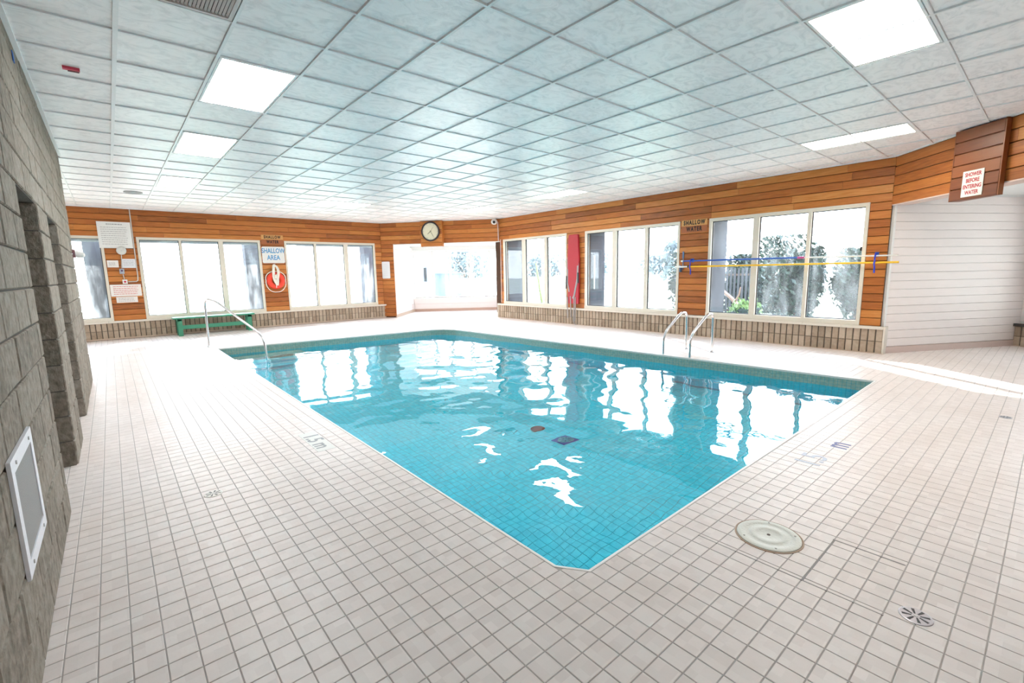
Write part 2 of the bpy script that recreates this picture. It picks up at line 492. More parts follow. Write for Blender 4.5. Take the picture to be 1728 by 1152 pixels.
# coping lip all round
lip = MB()
for i in range(npool):
    a, b = rim[i], rim[(i + 1) % npool]
    n0 = pool_edges[(i - 1) % npool][1]; n1 = pool_edges[i][1]; n2 = pool_edges[(i + 1) % npool][1]
    def off(p, na, nb, w):
        k = 1 + na[0] * nb[0] + na[1] * nb[1]
        return (p[0] + (na[0] + nb[0]) / k * w, p[1] + (na[1] + nb[1]) / k * w)
    ao, bo = off(a, n0, n1, 0.009), off(b, n1, n2, 0.009)
    ai, bi = off(a, n0, n1, -0.012), off(b, n1, n2, -0.012)
    lip.add([(ai[0], ai[1], -0.028), (bi[0], bi[1], -0.028), (bi[0], bi[1], -0.004), (ai[0], ai[1], -0.004),
             (a[0], a[1], 0.001), (b[0], b[1], 0.001), (bo[0], bo[1], 0.001), (ao[0], ao[1], 0.001), (ao[0], ao[1], -0.02), (bo[0], bo[1], -0.02)],
            [(0, 1, 2, 3), (3, 2, 5, 4), (4, 5, 6, 7), (7, 6, 9, 8), (8, 9, 1, 0)])
part('coping', lip, COPING, pool)
# wall tiles and the pale mosaic band
wt, bt = MB(), MB()
for i in range(npool):
    a, b = Vector(rim[i]), Vector(rim[(i + 1) % npool]); e = b - a; l = e.length; e.normalize()
    nn = Vector((-pool_edges[i][1][0], -pool_edges[i][1][1]))
    nt_ = max(1, round(l / PT)); w = l / nt_
    for k in range(nt_):
        u0, u1 = k * w + 0.002, (k + 1) * w - 0.002
        z = -0.165
        zb = bottom_z((a + e * u0).y)
        while z - PT > zb:
            p0, p1 = a + e * u0 + nn * 0.003, a + e * u1 + nn * 0.003
            wt.add([(p0.x, p0.y, z - PT + 0.004), (p1.x, p1.y, z - PT + 0.004), (p1.x, p1.y, z), (p0.x, p0.y, z)], [(0, 1, 2, 3)]); z -= PT
    nb = max(1, round(l / 0.05)); w = l / nb
    for k in range(nb):
        for r_ in range(3):
            z = -0.030 - r_ * 0.045
            p0, p1 = a + e * (k * w + 0.0015) + nn * 0.003, a + e * ((k + 1) * w - 0.0015) + nn * 0.003
            bt.add([(p0.x, p0.y, z - 0.0425), (p1.x, p1.y, z - 0.0425), (p1.x, p1.y, z), (p0.x, p0.y, z)], [(0, 1, 2, 3)])
tag(part('wall_tiles', wt, POOLTILE, pool, fix=False), kind='stuff')
tag(part('waterline_mosaic', bt, BAND, pool, fix=False), kind='stuff')
bg = MB(); near = []
inner = [(p[0] - n[0] * 0.0, p[1]) for p, (a, n) in zip(rim, pool_edges)]
for i in range(0, 80):
    for j in range(0, 140):
        x0 = 1.53 + i * PT; y0 = 1.35 + j * PT
        poly = [(x0 + 0.0025, y0 + 0.0025), (x0 + PT - 0.0025, y0 + 0.0025), (x0 + PT - 0.0025, y0 + PT - 0.0025), (x0 + 0.0025, y0 + PT - 0.0025)]
        ds = [max((p[0] - a[0]) * n[0] + (p[1] - a[1]) * n[1] for a, n in pool_edges) for p in poly]
        if min(ds) > -0.004: continue
        whole = max(ds) <= -0.004
        if not whole:
            for a, n in pool_edges: poly = clip(poly, a[0] - n[0] * 0.004, a[1] - n[1] * 0.004, -n[0], -n[1]) if len(poly) > 2 else poly
            if len(poly) < 3 or area(poly) < 0.0003: continue
        cx, cy = x0 + PT / 2, y0 + PT / 2
        f = in_view(cx * 0.62, cy * 0.62, WATER_Z) if whole and cy < 5.4 else None     # where the refracted ray crosses the water
        if f and cx > 2.0 and cy > 1.9: near.append((math.hypot(cx, cy), cx, cy, poly))
        else: bg.add([(p[0], p[1], bottom_z(p[1]) + 0.004) for p in poly], [tuple(range(len(poly)))])
near.sort(key=lambda t: t[0])
h_ = PT / 2 - 0.0025
pm = MB(); pm.add([(-h_, -h_, 0), (h_, -h_, 0), (h_, h_, 0), (-h_, h_, 0), (-h_ - .001, -h_ - .001, -.004), (h_ + .001, -h_ - .001, -.004), (h_ + .001, h_ + .001, -.004), (-h_ - .001, h_ + .001, -.004)],
                  [(0, 1, 2, 3), (4, 5, 1, 0), (5, 6, 2, 1), (6, 7, 3, 2), (7, 4, 0, 3)])
pool_tile_me = mesh_of('pool_tile', pm, POOLTILE)
for f, cx, cy, poly in near[:300]:
    o = link('tile', pool_tile_me, pool); o.location = Vector((cx, cy, -1.38 + 0.004)) - pool.location
for f, cx, cy, poly in near[300:]: bg.add([(p[0], p[1], bottom_z(p[1]) + 0.004) for p in poly], [tuple(range(len(poly)))])
tag(part('bottom_tiles', bg, POOLTILE, pool, fix=False), kind='stuff')
# steps under the handrail in the far corner
for k, (y0, y1, zt) in enumerate([(10.62, 11.2, -0.38), (10.26, 10.62, -0.62), (9.9, 10.26, -0.86)]):
    s = MB(); s.box(1.55, 3.1, y0, y1 if k else 11.05, -1.15, zt); part('step', s, BAND if k == 0 else POOLTILE, pool)

# water with real ripples
def water_mat():
    m = bpy.data.materials.new('pool_water'); m.use_nodes = True; nt = m.node_tree; b = nt.nodes['Principled BSDF']
    b.inputs['Base Color'].default_value = (0.97, 1.0, 1.0, 1)
    b.inputs['Roughness'].default_value = 0.0; b.inputs['IOR'].default_value = 1.333
    b.inputs['Transmission Weight'].default_value = 1.0
    ge = N(nt, 'ShaderNodeNewGeometry'); no = N(nt, 'ShaderNodeTexNoise', Scale=9.0, Detail=2.0)
    nt.links.new(ge.outputs['Position'], no.inputs['Vector'])
    bp = N(nt, 'ShaderNodeBump', Strength=0.06, Distance=0.01)
    nt.links.new(no.outputs[0], bp.inputs['Height']); nt.links.new(bp.outputs[0], b.inputs['Normal'])
    return m
wr = random.Random(3)
waves = []
for k in range(32):
    lam = 0.17 * (1.145 ** (k % 16)) * wr.uniform(0.9, 1.1)
    th = wr.uniform(0, 2 * math.pi)
    slope = 0.0108
    waves.append((math.cos(th) * 2 * math.pi / lam, math.sin(th) * 2 * math.pi / lam, slope * lam / (2 * math.pi), wr.uniform(0, 6.28)))
def wave_z(x, y):
    return sum(a * math.sin(kx * x + ky * y + ph) for kx, ky, a, ph in waves) * (0.55 + 0.45 * math.sin(0.7 * x + 1.1) * math.cos(0.5 * y))
wm = MB(); step = 0.042; idx = {}
wx0, wy0 = 1.50, 1.33
nx, ny = int(5.9 / step), int(10.0 / step)
for j in range(ny):
    for i in range(nx):
        cs = [(i, j), (i + 1, j), (i + 1, j + 1), (i, j + 1)]
        cx, cy = wx0 + (i + .5) * step, wy0 + (j + .5) * step
        if max((cx - a[0]) * n[0] + (cy - a[1]) * n[1] for a, n in pool_edges) > 0.03: continue
        q = []
        for c in cs:
            if c not in idx:
                x, y = wx0 + c[0] * step, wy0 + c[1] * step
                idx[c] = len(wm.v); wm.v.append((x, y, WATER_Z + wave_z(x, y)))
            q.append(idx[c])
        wm.f.append(tuple(q))
w = link('water', mesh_of('water', wm, water_mat(), (4.2, 6.2, WATER_Z), True, fix=False)); w.location = (4.2, 6.2, WATER_Z)
for p in w.data.polygons: p.use_smooth = True
tag(w, 'clear turquoise pool water with gentle ripples', 'water', kind='stuff')

# ================================================================== CEILING
G = 0.6088; GX0 = 2.0438; GY0 = 3.182
cb = MB(); cb.prism([(-3.4, YB - .2), (E4.x + 0.2, YB - .2), (C4.x + 0.2, C4.y - 0.1), (B2.x + 0.2, B2.y + 0.1), (A2.x + 0.1, Y1 + 0.22), (-3.4, Y1 + 0.22)], CZ + 0.05, CZ + 0.2)
ceiling = struct('ceiling', cb, PLENUM, fix=False)
LIGHTS = [  # (columns, rows) in grid cells from GX0, GY0; long axis; label
    (-2, -1, 2, 4, 'bright white ceiling light panel nearest the block wall, first of its row'),
    (-2, -1, 6, 8, 'second ceiling light panel of the row beside the block wall'),
    (-2, -1, 11, 13, 'third ceiling light panel of that row, above the green bench side'),
    (3, 5, -4, -3, 'large cream ceiling light panel with dirt marks near the shower notice'),
    (9, 10, -3, -1, 'ceiling light panel beside the wood wall above the pole window'),
    (9, 10, 6, 8, 'ceiling light panel above the red rescue board'),
    (3, 5, 13, 14, 'slim looking ceiling light panel before the windows with the orange lifebuoy'),
    (9, 10, 11, 13, 'far ceiling light panel nearest the security camera'),
]
vent_cell = (-3, 0)
used = set()
for a0, a1, b0, b1, _ in LIGHTS:
    for a in range(a0, a1):
        for b in range(b0, b1): used.add((a, b))
used.add(vent_cell)
def clip_room(poly):
    poly = clip(poly, 0, Y1 - 0.02, 0, -1)
    if len(poly) > 2: poly = clip(poly, X3 - 0.02, 0, -1, 0)
    for fr in (F2, F4):
        if len(poly) > 2: poly = clip(poly, fr.o.x + fr.n.x * 0.01, fr.o.y + fr.n.y * 0.01, fr.n.x, fr.n.y)
    if len(poly) > 2 and sum(p[1] for p in poly) / len(poly) < 9.1: poly = clip(poly, LX + 0.01, 0, 1, 0)
    return poly
cfield = MB(); cfull = []
def ctile(mb, poly, z=CZ + 0.012):
    n = len(poly); cx = sum(p[0] for p in poly) / n; cy = sum(p[1] for p in poly) / n
    vs = [(p[0], p[1], z + 0.012) for p in poly] + [(p[0], p[1], z + 0.002) for p in poly] + [(cx + (p[0] - cx) * 0.992, cy + (p[1] - cy) * 0.992, z) for p in poly]
    fs = [tuple(range(2 * n, 3 * n))[::-1]]
    for k in range(n):
        k2 = (k + 1) % n; fs += [(k2, k, n + k, n + k2), (n + k2, n + k, 2 * n + k, 2 * n + k2)]
    mb.add(vs, fs)
for i in range(-9, 13):
    for j in range(-8, 20):
        if (i, j) in used: continue
        x0, y0 = GX0 + i * G, GY0 + j * G; g = 0.0125
        poly = [(x0 + g, y0 + g), (x0 + G - g, y0 + g), (x0 + G - g, y0 + G - g), (x0 + g, y0 + G - g)]
        p2 = clip_room(poly)
        if len(p2) < 3 or area(p2) < 0.004: continue
        f = in_view(x0 + G / 2, y0 + G / 2, CZ)
        if abs(area(p2) - area(poly)) < 1e-6 and f: cfull.append((f, x0 + G / 2, y0 + G / 2, poly))
        else: ctile(cfield, p2)
cfull.sort(key=lambda t: t[0])
cm = MB(); hh = G / 2 - 0.0125; ctile(cm, [(-hh, -hh), (hh, -hh), (hh, hh), (-hh, hh)], 0.0)
ct_me = mesh_of('tile', cm, CTILE, fix=False)
stained = plain('faded_ceiling_tile', (0.66, 0.65, 0.58), 0.5, bump=0.2)
for f, cx, cy, poly in cfull[:300]:
    o = link('tile', ct_me, ceiling)
    o.location = (cx, cy, CZ + 0.012 + random.uniform(-0.002, 0.002))
    o.rotation_euler = (random.uniform(-0.0016, 0.0016), random.uniform(-0.0016, 0.0016), 0)
for f, cx, cy, poly in cfull[300:]: ctile(cfield, poly)
if cfield.v: tag(part('tile_field', cfield, CTILE, ceiling, fix=False), kind='stuff')
gb = MB()
for i in range(-9, 14):
    x = GX0 + i * G
    if x < -3.1 or x > X3: continue
    y0 = 9.1 if x < LX else YB
    if x > E4.x: y0 = C4.y + (x - C4.x) / W4D.x * W4D.y
    y1 = Y1 if x < A2.x else A2.y + (x - A2.x) / d2.x * d2.y
    w_ = 0.0105 if i != -3 else 0.015
    gb.box(x - w_, x + w_, y0, y1, CZ, CZ + 0.02)
for j in range(-8, 20):
    y = GY0 + j * G
    if y < YB or y > Y1: continue
    x0 = LX if y < 9.1 else -3.1
    x1 = X3
    if y < C4.y: x1 = C4.x + (y - C4.y) / W4D.y * W4D.x
    if y > B2.y: x1 = B2.x + (y - B2.y) / d2.y * d2.x
    gb.box(x0, x1, y - 0.010, y + 0.010, CZ + 0.001, CZ + 0.02)
part('ceiling_grid', gb, GRID, ceiling)
ang_ = MB(); AZ0, AZ1, AW = CZ - 0.003, CZ + 0.022, 0.030
ang_.fbox(F1, -3.15, 7.04, 0.0, AW, AZ0, AZ1); ang_.fbox(F3, 1.87, 11.79, 0.0, AW, AZ0, AZ1); ang_.fbox(F2, 0.01, (B2 - A2).length - 0.01, 0.0, AW, AZ0, AZ1)
ang_.fbox(F4, 0.01, (E4 - C4).length, 0.0, AW, AZ0, AZ1); ang_.fbox(FL, YB, 9.1, -0.002, AW, AZ0, AZ1)
part('edge_angle', ang_, GRID, ceiling)
LENS_W = emitter('white_light_lens', (0.96, 0.98, 1.0), PANEL_EMIT)
LENS_C = emitter('cream_light_lens', (1.0, 0.94, 0.86), PANEL_EMIT * 0.9, True)
LENS_D = emitter('warm_light_lens', (1.0, 0.96, 0.91), PANEL_EMIT * 0.8)
LENS_E = emitter('dim_warm_lens', (1.0, 0.90, 0.76), PANEL_EMIT * 0.8)
for k, (a0, a1, b0, b1, lab) in enumerate(LIGHTS):
    x0, x1, y0, y1 = GX0 + a0 * G, GX0 + a1 * G, GY0 + b0 * G, GY0 + b1 * G
    t = thing('ceiling_light', ((x0 + x1) / 2, (y0 + y1) / 2, CZ), lab, 'ceiling light', 'fluorescent panels in the ceiling')
    fr_ = MB(); e = 0.018; i_ = 0.036
    for q in ((x0 + e, x1 - e, y0 + e, y0 + i_), (x0 + e, x1 - e, y1 - i_, y1 - e), (x0 + e, x0 + i_, y0 + i_, y1 - i_), (x1 - i_, x1 - e, y0 + i_, y1 - i_)):
        fr_.box(q[0], q[1], q[2], q[3], CZ + 0.004, CZ + 0.04)
    part('frame', fr_, GRID, t)
    l = MB(); l.box(x0 + i_, x1 - i_, y0 + i_, y1 - i_, CZ + 0.008, CZ + 0.014)
    part('diffuser', l, (LENS_W if k == 0 else LENS_C if k == 3 else LENS_E if k == 4 else LENS_D), t)
# return air grille
x0, y0 = GX0 + vent_cell[0] * G, GY0 + vent_cell[1] * G
t = thing('ceiling_vent', (x0 + G / 2, y0 + G / 2, CZ), 'square grey slatted air grille in the ceiling near the block wall', 'vent')
f_ = MB()
for q in ((x0 + .016, x0 + G - .016, y0 + .016, y0 + .04), (x0 + .016, x0 + G - .016, y0 + G - .04, y0 + G - .016), (x0 + .016, x0 + .04, y0 + .04, y0 + G - .04), (x0 + G - .04, x0 + G - .016, y0 + .04, y0 + G - .04)):
    f_.box(*q, CZ + 0.002, CZ + 0.03)
VENTM = plain('grille_grey', (0.62, 0.56, 0.545), 0.5)
part('frame', f_, VENTM, t)
bk_ = MB(); bk_.box(x0 + .04, x0 + G - .04, y0 + .04, y0 + G - .04, CZ + 0.034, CZ + 0.038); part('backing', bk_, plain('grille_dark', (0.26, 0.24, 0.23), 0.8), t)
n_sl = 26; pitch = (G - .08) / n_sl
sm_ = MB(); sm_.box(-0.0075, 0.0075, -(G - .08) / 2, (G - .08) / 2, 0.006, 0.012); sl_me = mesh_of('slat', sm_, VENTM)
for k in range(n_sl):
    o = link('slat', sl_me, t); o.location = (-(G - .08) / 2 + (k + .5) * pitch, 0, 0); o.rotation_euler = (0, 0.35, 0)
    o.location.z = 0.006
# round speaker, red tape
sp = thing('ceiling_speaker', (0.545, 12.07, CZ), 'round grey ceiling speaker between light row and notice wall', 'speaker')
r1 = MB(); r1.lathe((0.545, 12.07, CZ + 0.012), [(0.15, 0), (0.15, 0.022), (0.13, 0.027), (0.122, 0.02)], (0, 0, -1), 28); part('rim', r1, plain('speaker_rim', (0.42, 0.43, 0.44), 0.5), sp, True)
r2 = MB(); r2.lathe((0.545, 12.07, CZ - 0.004), [(0.124, 0), (0.124, 0.006), (0.06, 0.010)], (0, 0, -1), 28); part('mesh_grille', r2, plain('speaker_mesh', (0.22, 0.23, 0.24), 0.6, bump=0.5, scale=300), sp, True)
tp = MB(); tp.box(-0.10, 0.005, 5.355, 5.395, CZ - 0.008, CZ + 0.012)
td = thing('heat_detector', (-0.05, 5.375, CZ), 'small red tag on the ceiling near the block wall', 'tag')
part('tag', tp, plain('red_tag', (0.62, 0.05, 0.10), 0.5), td)
tq = MB(); tq.box(-0.07, 0.0, 5.385, 5.41, CZ - 0.012, CZ + 0.012); part('clip', tq, plain('dark_red', (0.12, 0.02, 0.03), 0.5), td)
td.name = 'ceiling_tag'

# ================================================================== WALLS
ZL0, ZL1 = 0.408, 0.456             # ledge cap
ROWS = [ZL1 + k * (CZ - ZL1) / 20 for k in range(21)]
def window_spans(wins, z0, z1):
    """u intervals taken by openings for the row z0..z1"""
    return [(u0, u1) for u0, u1, _, _ in wins if z0 < 2.49 and z1 > 0.5]
def plank(fr, u0, u1, z0, z1, parent, mat=WOOD, d=0.0, th=0.022):
    g = 0.0045 if mat is not WHITE_PLANK else 0.0018; c = 0.006 if mat is not WHITE_PLANK else 0.003; jit = random.uniform(-0.0025, 0.0025)
    L2 = (u1 - u0) / 2 - 0.0015
    zz0, zz1 = z0 + g, z1 - g
    prof = [(-th, zz0), (-c, zz0), (0, zz0 + c), (0, zz1 - c), (-c, zz1), (-th, zz1)]
    zc = (z0 + z1) / 2; n = len(prof)
    s = 1 if fr.u.x * fr.n.y - fr.u.y * fr.n.x > 0 else -1     # local y = n * s
    vs = [(u, y * s, z - zc) for u in (-L2, L2) for y, z in prof]
    fs = [(k, (k + 1) % n, n + (k + 1) % n, n + k) for k in range(n)] + [tuple(range(n))[::-1], tuple(range(n, 2 * n))]
    mb = MB(); mb.add(vs, fs)
    o = link('plank', mesh_of('plank', mb, mat), parent)
    o.location = fr.p((u0 + u1) / 2, d + jit, zc); o.rotation_euler = (0, 0, fr.ang)
    return o
def board_wall(fr, ua, ub, openings, parent, zmin=ZL1, zmax=CZ, rows=None, seed=1, avg=2.1, d=0.0, mat=WOOD):
    """horizontal boards of uneven length between openings (u0,u1,z0,z1)"""
    rr = random.Random(seed)
    rows = rows or ROWS
    for z0, z1 in zip(rows, rows[1:]):
        zc = (z0 + z1) / 2
        if z1 <= zmin + 0.01 or z0 >= zmax - 0.01: continue
        free = [(ua, ub)]
        for o0, o1, oz0, oz1 in openings:
            if oz0 < zc < oz1:
                nf = []
                for a, b in free:
                    if o1 <= a or o0 >= b: nf.append((a, b)); continue
                    if o0 > a: nf.append((a, o0))
                    if o1 < b: nf.append((o1, b))
                free = nf
        for a, b in free:
            cuts = [a]; u = a + rr.uniform(0.5, avg)
            while b - a > 1.3 and u < b - 0.35:
                cuts.append(u); u += rr.uniform(avg * 0.6, avg * 1.4)
            cuts.append(b)
            for p, q_ in zip(cuts, cuts[1:]): plank(fr, p, q_, max(z0, zmin), min(z1, zmax), parent, mat, d)

W1WIN = [(-2.85, -0.015, [(-1.9, .05), (-.95, .10)], 'A'), (0.612, 3.38, [(1.50, .050), (2.41, .105)], 'B'), (4.022, 6.83, [(4.90, .065), (5.85, .125)], 'C')]
W3WIN = [(8.90, 11.64, [(9.74, .10), (10.68, .135)], 'D'), (5.53, 8.25, [(6.39, .075), (7.30, .12)], 'E'), (2.145, 4.872, [(3.015, .06), (3.93, .11)], 'F')]
WZ0, WZ1 = 0.500, 2.490

def backing(fr, ua, ub, wins, thick=0.22):
    mb = MB(); edges = sorted([(w[0], w[1]) for w in wins])
    mb.fbox(fr, ua, ub, -thick, -0.021, WZ1, CZ + 0.15)
    mb.fbox(fr, ua, ub, -thick, -0.021, -0.15, WZ0)
    u = ua
    for a, b in edges:
        if a > u: mb.fbox(fr, u, a, -thick, -0.021, WZ0, WZ1)
        u = max(u, b)
    if ub > u: mb.fbox(fr, u, ub, -thick, -0.021, WZ0, WZ1)
    return mb
wall_far = struct('wall_far', backing(F1, -3.2, 7.25, W1WIN), WOOD_BACK)
wall_right = struct('wall_right', backing(F3, 1.86, 12.05, W3WIN), WOOD_BACK)
cp_ = MB(); cp_.fbox(F3, 1.62, 1.86, -0.22, -0.021, 2.425, CZ + 0.15); part('corner_block', cp_, WOOD_BACK, wall_right)
cp_ = MB(); cp_.prism([A2 + Vector((-0.1, 0.03)), A2 + Vector((0.02, 0.03)), A2 - F2.n * 0.03 + d2 * 0.3, A2 - F2.n * 0.2 + d2 * 0.3, A2 + Vector((-0.1, 0.25))], 0.0, CZ + 0.1); part('corner_block', cp_, WOOD_BACK, wall_far)
ops1 = [(w[0] - .002, w[1] + .002, WZ0 - .06, WZ1) for w in W1WIN]
ops3 = [(w[0] - .002, w[1] + .002, WZ0 - .06, WZ1) for w in W3WIN]
board_wall(F1, -3.2, 7.05, ops1, wall_far, seed=5)
# the strip of boards right of the brick ledge runs down to the floor
for k in range(3): plank(F1, 7.275, 7.40, 0.06 + k * 0.132, 0.06 + (k + 1) * 0.132, wall_far)
board_wall(F3, 1.86, 11.80, ops3, wall_right, seed=9)
# brick ledges: two courses of upright bricks under a cream cap
bm_ = MB()
def brick_mesh():
    w2, h2, dp, c = 0.0442, 0.0985, 0.05, 0.006
    vs = []; out = [(-w2, -h2), (w2, -h2), (w2, h2), (-w2, h2)]
    for x, z in out: vs.append((x, 0, z))
    for x, z in out: vs.append((x, dp - c, z))
    for x, z in out: vs.append((x * (1 - c / w2), dp, z * (1 - c / h2)))
    fs = [(8, 9, 10, 11)]
    for k in range(4):
        k2 = (k + 1) % 4; fs += [(k, k2, 4 + k2, 4 + k), (4 + k, 4 + k2, 8 + k2, 8 + k)]
    mb = MB(); mb.add(vs, fs); return mesh_of('brick', mb, BRICK)
BR = brick_mesh()
def brick_ledge(fr, ua, ub, parent, zb=0.0, cap=True, ztop=ZL0, capmat=CAP):
    n = round((ub - ua) / 0.1045); w = (ub - ua) / n; ch = (ztop - zb) / 2
    mo = MB(); mo.fbox(fr, ua, ub, -0.02, 0.006, zb - 0.01, ztop); part('mortar', mo, MORTAR, parent)
    for k in range(n):
        for r_ in range(2):
            o = link('brick', BR, parent)
            o.location = fr.p(ua + (k + .5) * w, -0.028 + random.uniform(-0.002, 0.003), zb + (r_ + .5) * ch)
            flip = (fr.u.x * fr.n.y - fr.u.y * fr.n.x) < 0
            o.rotation_euler = (0, 0, fr.ang + (math.pi if flip else 0))
            o.scale = (w / 0.1045, 1, ch / 0.204)
    if cap:
        n = max(1, round((ub - ua) / 0.61)); w = (ub - ua) / n
        cm_ = MB(); cm_.box(-w / 2 + .0015, w / 2 - .0015, -0.02, 0.055, -(ZL1 - ZL0) / 2, (ZL1 - ZL0) / 2)
        me = mesh_of('ledge_tile', cm_, capmat)
        for k in range(n):
            o = link('ledge_tile', me, parent); o.location = fr.p(ua + (k + .5) * w, 0.0, ztop + (ZL1 - ZL0) / 2)
            flip = (fr.u.x * fr.n.y - fr.u.y * fr.n.x) < 0
            o.rotation_euler = (0, 0, fr.ang + (math.pi if flip else 0))
    kb = MB(); kb.fbox(fr, ua, ub, -0.02, 0.030, zb - 0.02, zb + 0.012); part('base_strip', kb, KERB, parent)
brick_ledge(F1, -3.2, 7.265, wall_far, 0.030)
brick_ledge(F3, 1.80, 11.93, wall_right)
# the return of the ledge at the alcove
FE = Frame(F3.p(11.93, 0.022, 0).to_2d(), (1, 0), (0, 1))
eb = MB(); eb.fbox(F3, 11.93, 11.96, -0.25, 0.03, 0.0, ZL1); part('ledge_end', eb, CAP, wall_right)
corner_trim = MB(); corner_trim.fbox(F3, 1.775, 1.80, -0.15, 0.055, 0, ZL1); part('ledge_end', corner_trim, CAP, wall_right)

# windows
GLASS_FOG = glass_mat('fogged_glass', 0.015, 0.13)
GLASS_CLEAR = glass_mat('clear_glass', 0.006, 0.03)
GLASS_STREAK = glass_mat('streaked_glass', 0.008, 0.07)
wi = [0]
def window(fr, u0, u1, mull, glass, fw=0.055):
    wi[0] += 1
    f_ = MB()
    D0, D1 = -0.10, 0.006
    f_.fbox(fr, u0, u1, D0, D1, WZ1 - 0.062, WZ1); f_.fbox(fr, u0, u1, D0, D1 + 0.01, ZL1, WZ0 + 0.038)
    f_.fbox(fr, u0, u0 + fw, D0, D1, WZ0 + 0.038, WZ1 - 0.062); f_.fbox(fr, u1 - fw, u1, D0, D1, WZ0 + 0.038, WZ1 - 0.062)
    w_ = struct('window_%d' % wi[0], f_, FRAME)
    cuts = [u0 + fw]
    for c, wd in mull:
        m_ = MB(); m_.fbox(fr, c - wd / 2, c + wd / 2, D0, D1 - 0.004, WZ0 + 0.038, WZ1 - 0.062); part('mullion', m_, FRAME, w_)
        cuts += [c - wd / 2, c + wd / 2]
    cuts.append(u1 - fw)
    za, zb_ = WZ0 + 0.038, WZ1 - 0.062
    for k in range(0, len(cuts), 2):
        a, b = cuts[k], cuts[k + 1]
        p_ = MB(); p_.fbox(fr, a, b, -0.062, -0.056, za, zb_); pane = part('pane', p_, glass, w_)
        g_ = MB(); gw = 0.014
        g_.fbox(fr, a, b, -0.07, -0.045, za, za + gw); g_.fbox(fr, a, b, -0.07, -0.045, zb_ - gw, zb_)
        g_.fbox(fr, a, a + gw, -0.07, -0.045, za + gw, zb_ - gw); g_.fbox(fr, b - gw, b, -0.07, -0.045, za + gw, zb_ - gw)
        part('gasket', g_, DARK_GASKET, pane)
    return w_
for w_ in W1WIN: window(F1, w_[0], w_[1], w_[2], GLASS_FOG)
for w_ in W3WIN: window(F3, w_[0], w_[1], w_[2], GLASS_STREAK if w_[3] == 'F' else GLASS_CLEAR)

# ---- cut corner wall over the far alcove
wc = MB(); wc.fbox(F2, -0.1, 4.15, -0.2, -0.021, 2.455, CZ + 0.15); wc.fbox(F2, -0.05, 0.42, -0.02, -0.012, -0.1, 2.455)
wall_corner = struct('wall_corner', wc, WOOD_BACK)
L2_ = (B2 - A2).length
ROWS2 = [2.452 + k * (CZ - 2.452) / 5 for k in range(6)]
board_wall(F2, 0.0, L2_, [], wall_corner, 2.452, CZ, ROWS2, seed=21, avg=1.6)
board_wall(F2, 0.0, 0.43, [], wall_corner, 0.0, 2.452, [0.04 + k * 0.134 for k in range(19)], seed=22)
sf = MB(); sf.fbox(F2, 0.43, L2_, -0.22, -0.001, 2.43, 2.452); part('soffit', sf, WHITE, wall_corner)
# clock box and clock
cbx = thing('clock_box', F2.p(1.85, 0, 2.34), 'orange wooden box on the corner wall that carries the round clock', 'box')
DBX = 0.16
b_ = MB(); b_.fbox(F2, 1.49, 2.20, 0.002, DBX - 0.02, 2.345, CZ); part('body', b_, WOOD_BACK, cbx)
for k in range(6):
    z0 = 2.335 + k * (CZ - 2.335) / 6; z1 = z0 + (CZ - 2.335) / 6
    o = plank(F2, 1.485, 2.205, z0, z1, cbx, WOOD, DBX); o.location -= cbx.location
for uu in (1.478, 2.20):
    s_ = MB(); s_.fbox(F2, uu, uu + 0.014, 0.002, DBX, 2.335, CZ); part('side_board', s_, WOOD, cbx)
clk = thing('wall_clock', F2.p(1.83, DBX, 2.81), 'round wall clock with dark rim and pale face on the wooden box', 'clock')
n3 = F2.n.to_3d(); cc = F2.p(1.83, DBX + 0.001, 2.815)
rim_ = MB(); rim_.lathe(cc, [(0.31, 0.0), (0.315, 0.03), (0.30, 0.055), (0.268, 0.05), (0.265, 0.012)], n3, 40); part('rim', rim_, plain('dark_clock_rim', (0.03, 0.025, 0.03), 0.35), clk, True)
fc = MB(); fc.lathe(cc, [(0.268, 0.0), (0.268, 0.02)], n3, 40); part('face', fc, plain('cream_clock_face', (0.74, 0.72, 0.55), 0.4), clk)
for nm, ang, ln, wd in (('hour_hand', -130, 0.13, 0.013), ('minute_hand', 150, 0.2, 0.009), ('second_hand', 35, 0.17, 0.004)):
    h = MB(); a = rad(ang); du, dz = math.sin(a), math.cos(a)
    q = []
    for s0, s1 in ((-0.03, -1), (-0.03, 1), (ln, 0.5), (ln, -0.5)):
        uu = 1.83 + du * s0 + dz * wd * s1; zz = 2.815 + dz * s0 - du * wd * s1
        q.append((uu, zz))
    vs = [F2.p(u, DBX + 0.024, z) for u, z in q] + [F2.p(u, DBX + 0.029, z) for u, z in q]
    h.add(vs, [(0, 1, 2, 3), (7, 6, 5, 4), (0, 4, 5, 1), (1, 5, 6, 2), (2, 6, 7, 3), (3, 7, 4, 0)]); part(nm, h, plain('clock_hand', (0.25, 0.24, 0.16), 0.5), clk)
tk = MB()
for k in range(12):
    a = rad(30 * k); du, dz = math.sin(a), math.cos(a)
    for r0, r1, w3 in ((0.225, 0.25, 0.006),):
        q = [(1.83 + du * r + dz * w3 * s, 2.815 + dz * r - du * w3 * s) for r, s in ((r0, -1), (r0, 1), (r1, 1), (r1, -1))]
        vs = [F2.p(u, DBX + 0.0205, z) for u, z in q] + [F2.p(u, DBX + 0.023, z) for u, z in q]
        tk.add(vs, [(0, 1, 2, 3), (7, 6, 5, 4), (0, 4, 5, 1), (1, 5, 6, 2), (2, 6, 7, 3), (3, 7, 4, 0)])
part('hour_marks', tk, plain('clock_marks', (0.3, 0.29, 0.2), 0.5), clk)

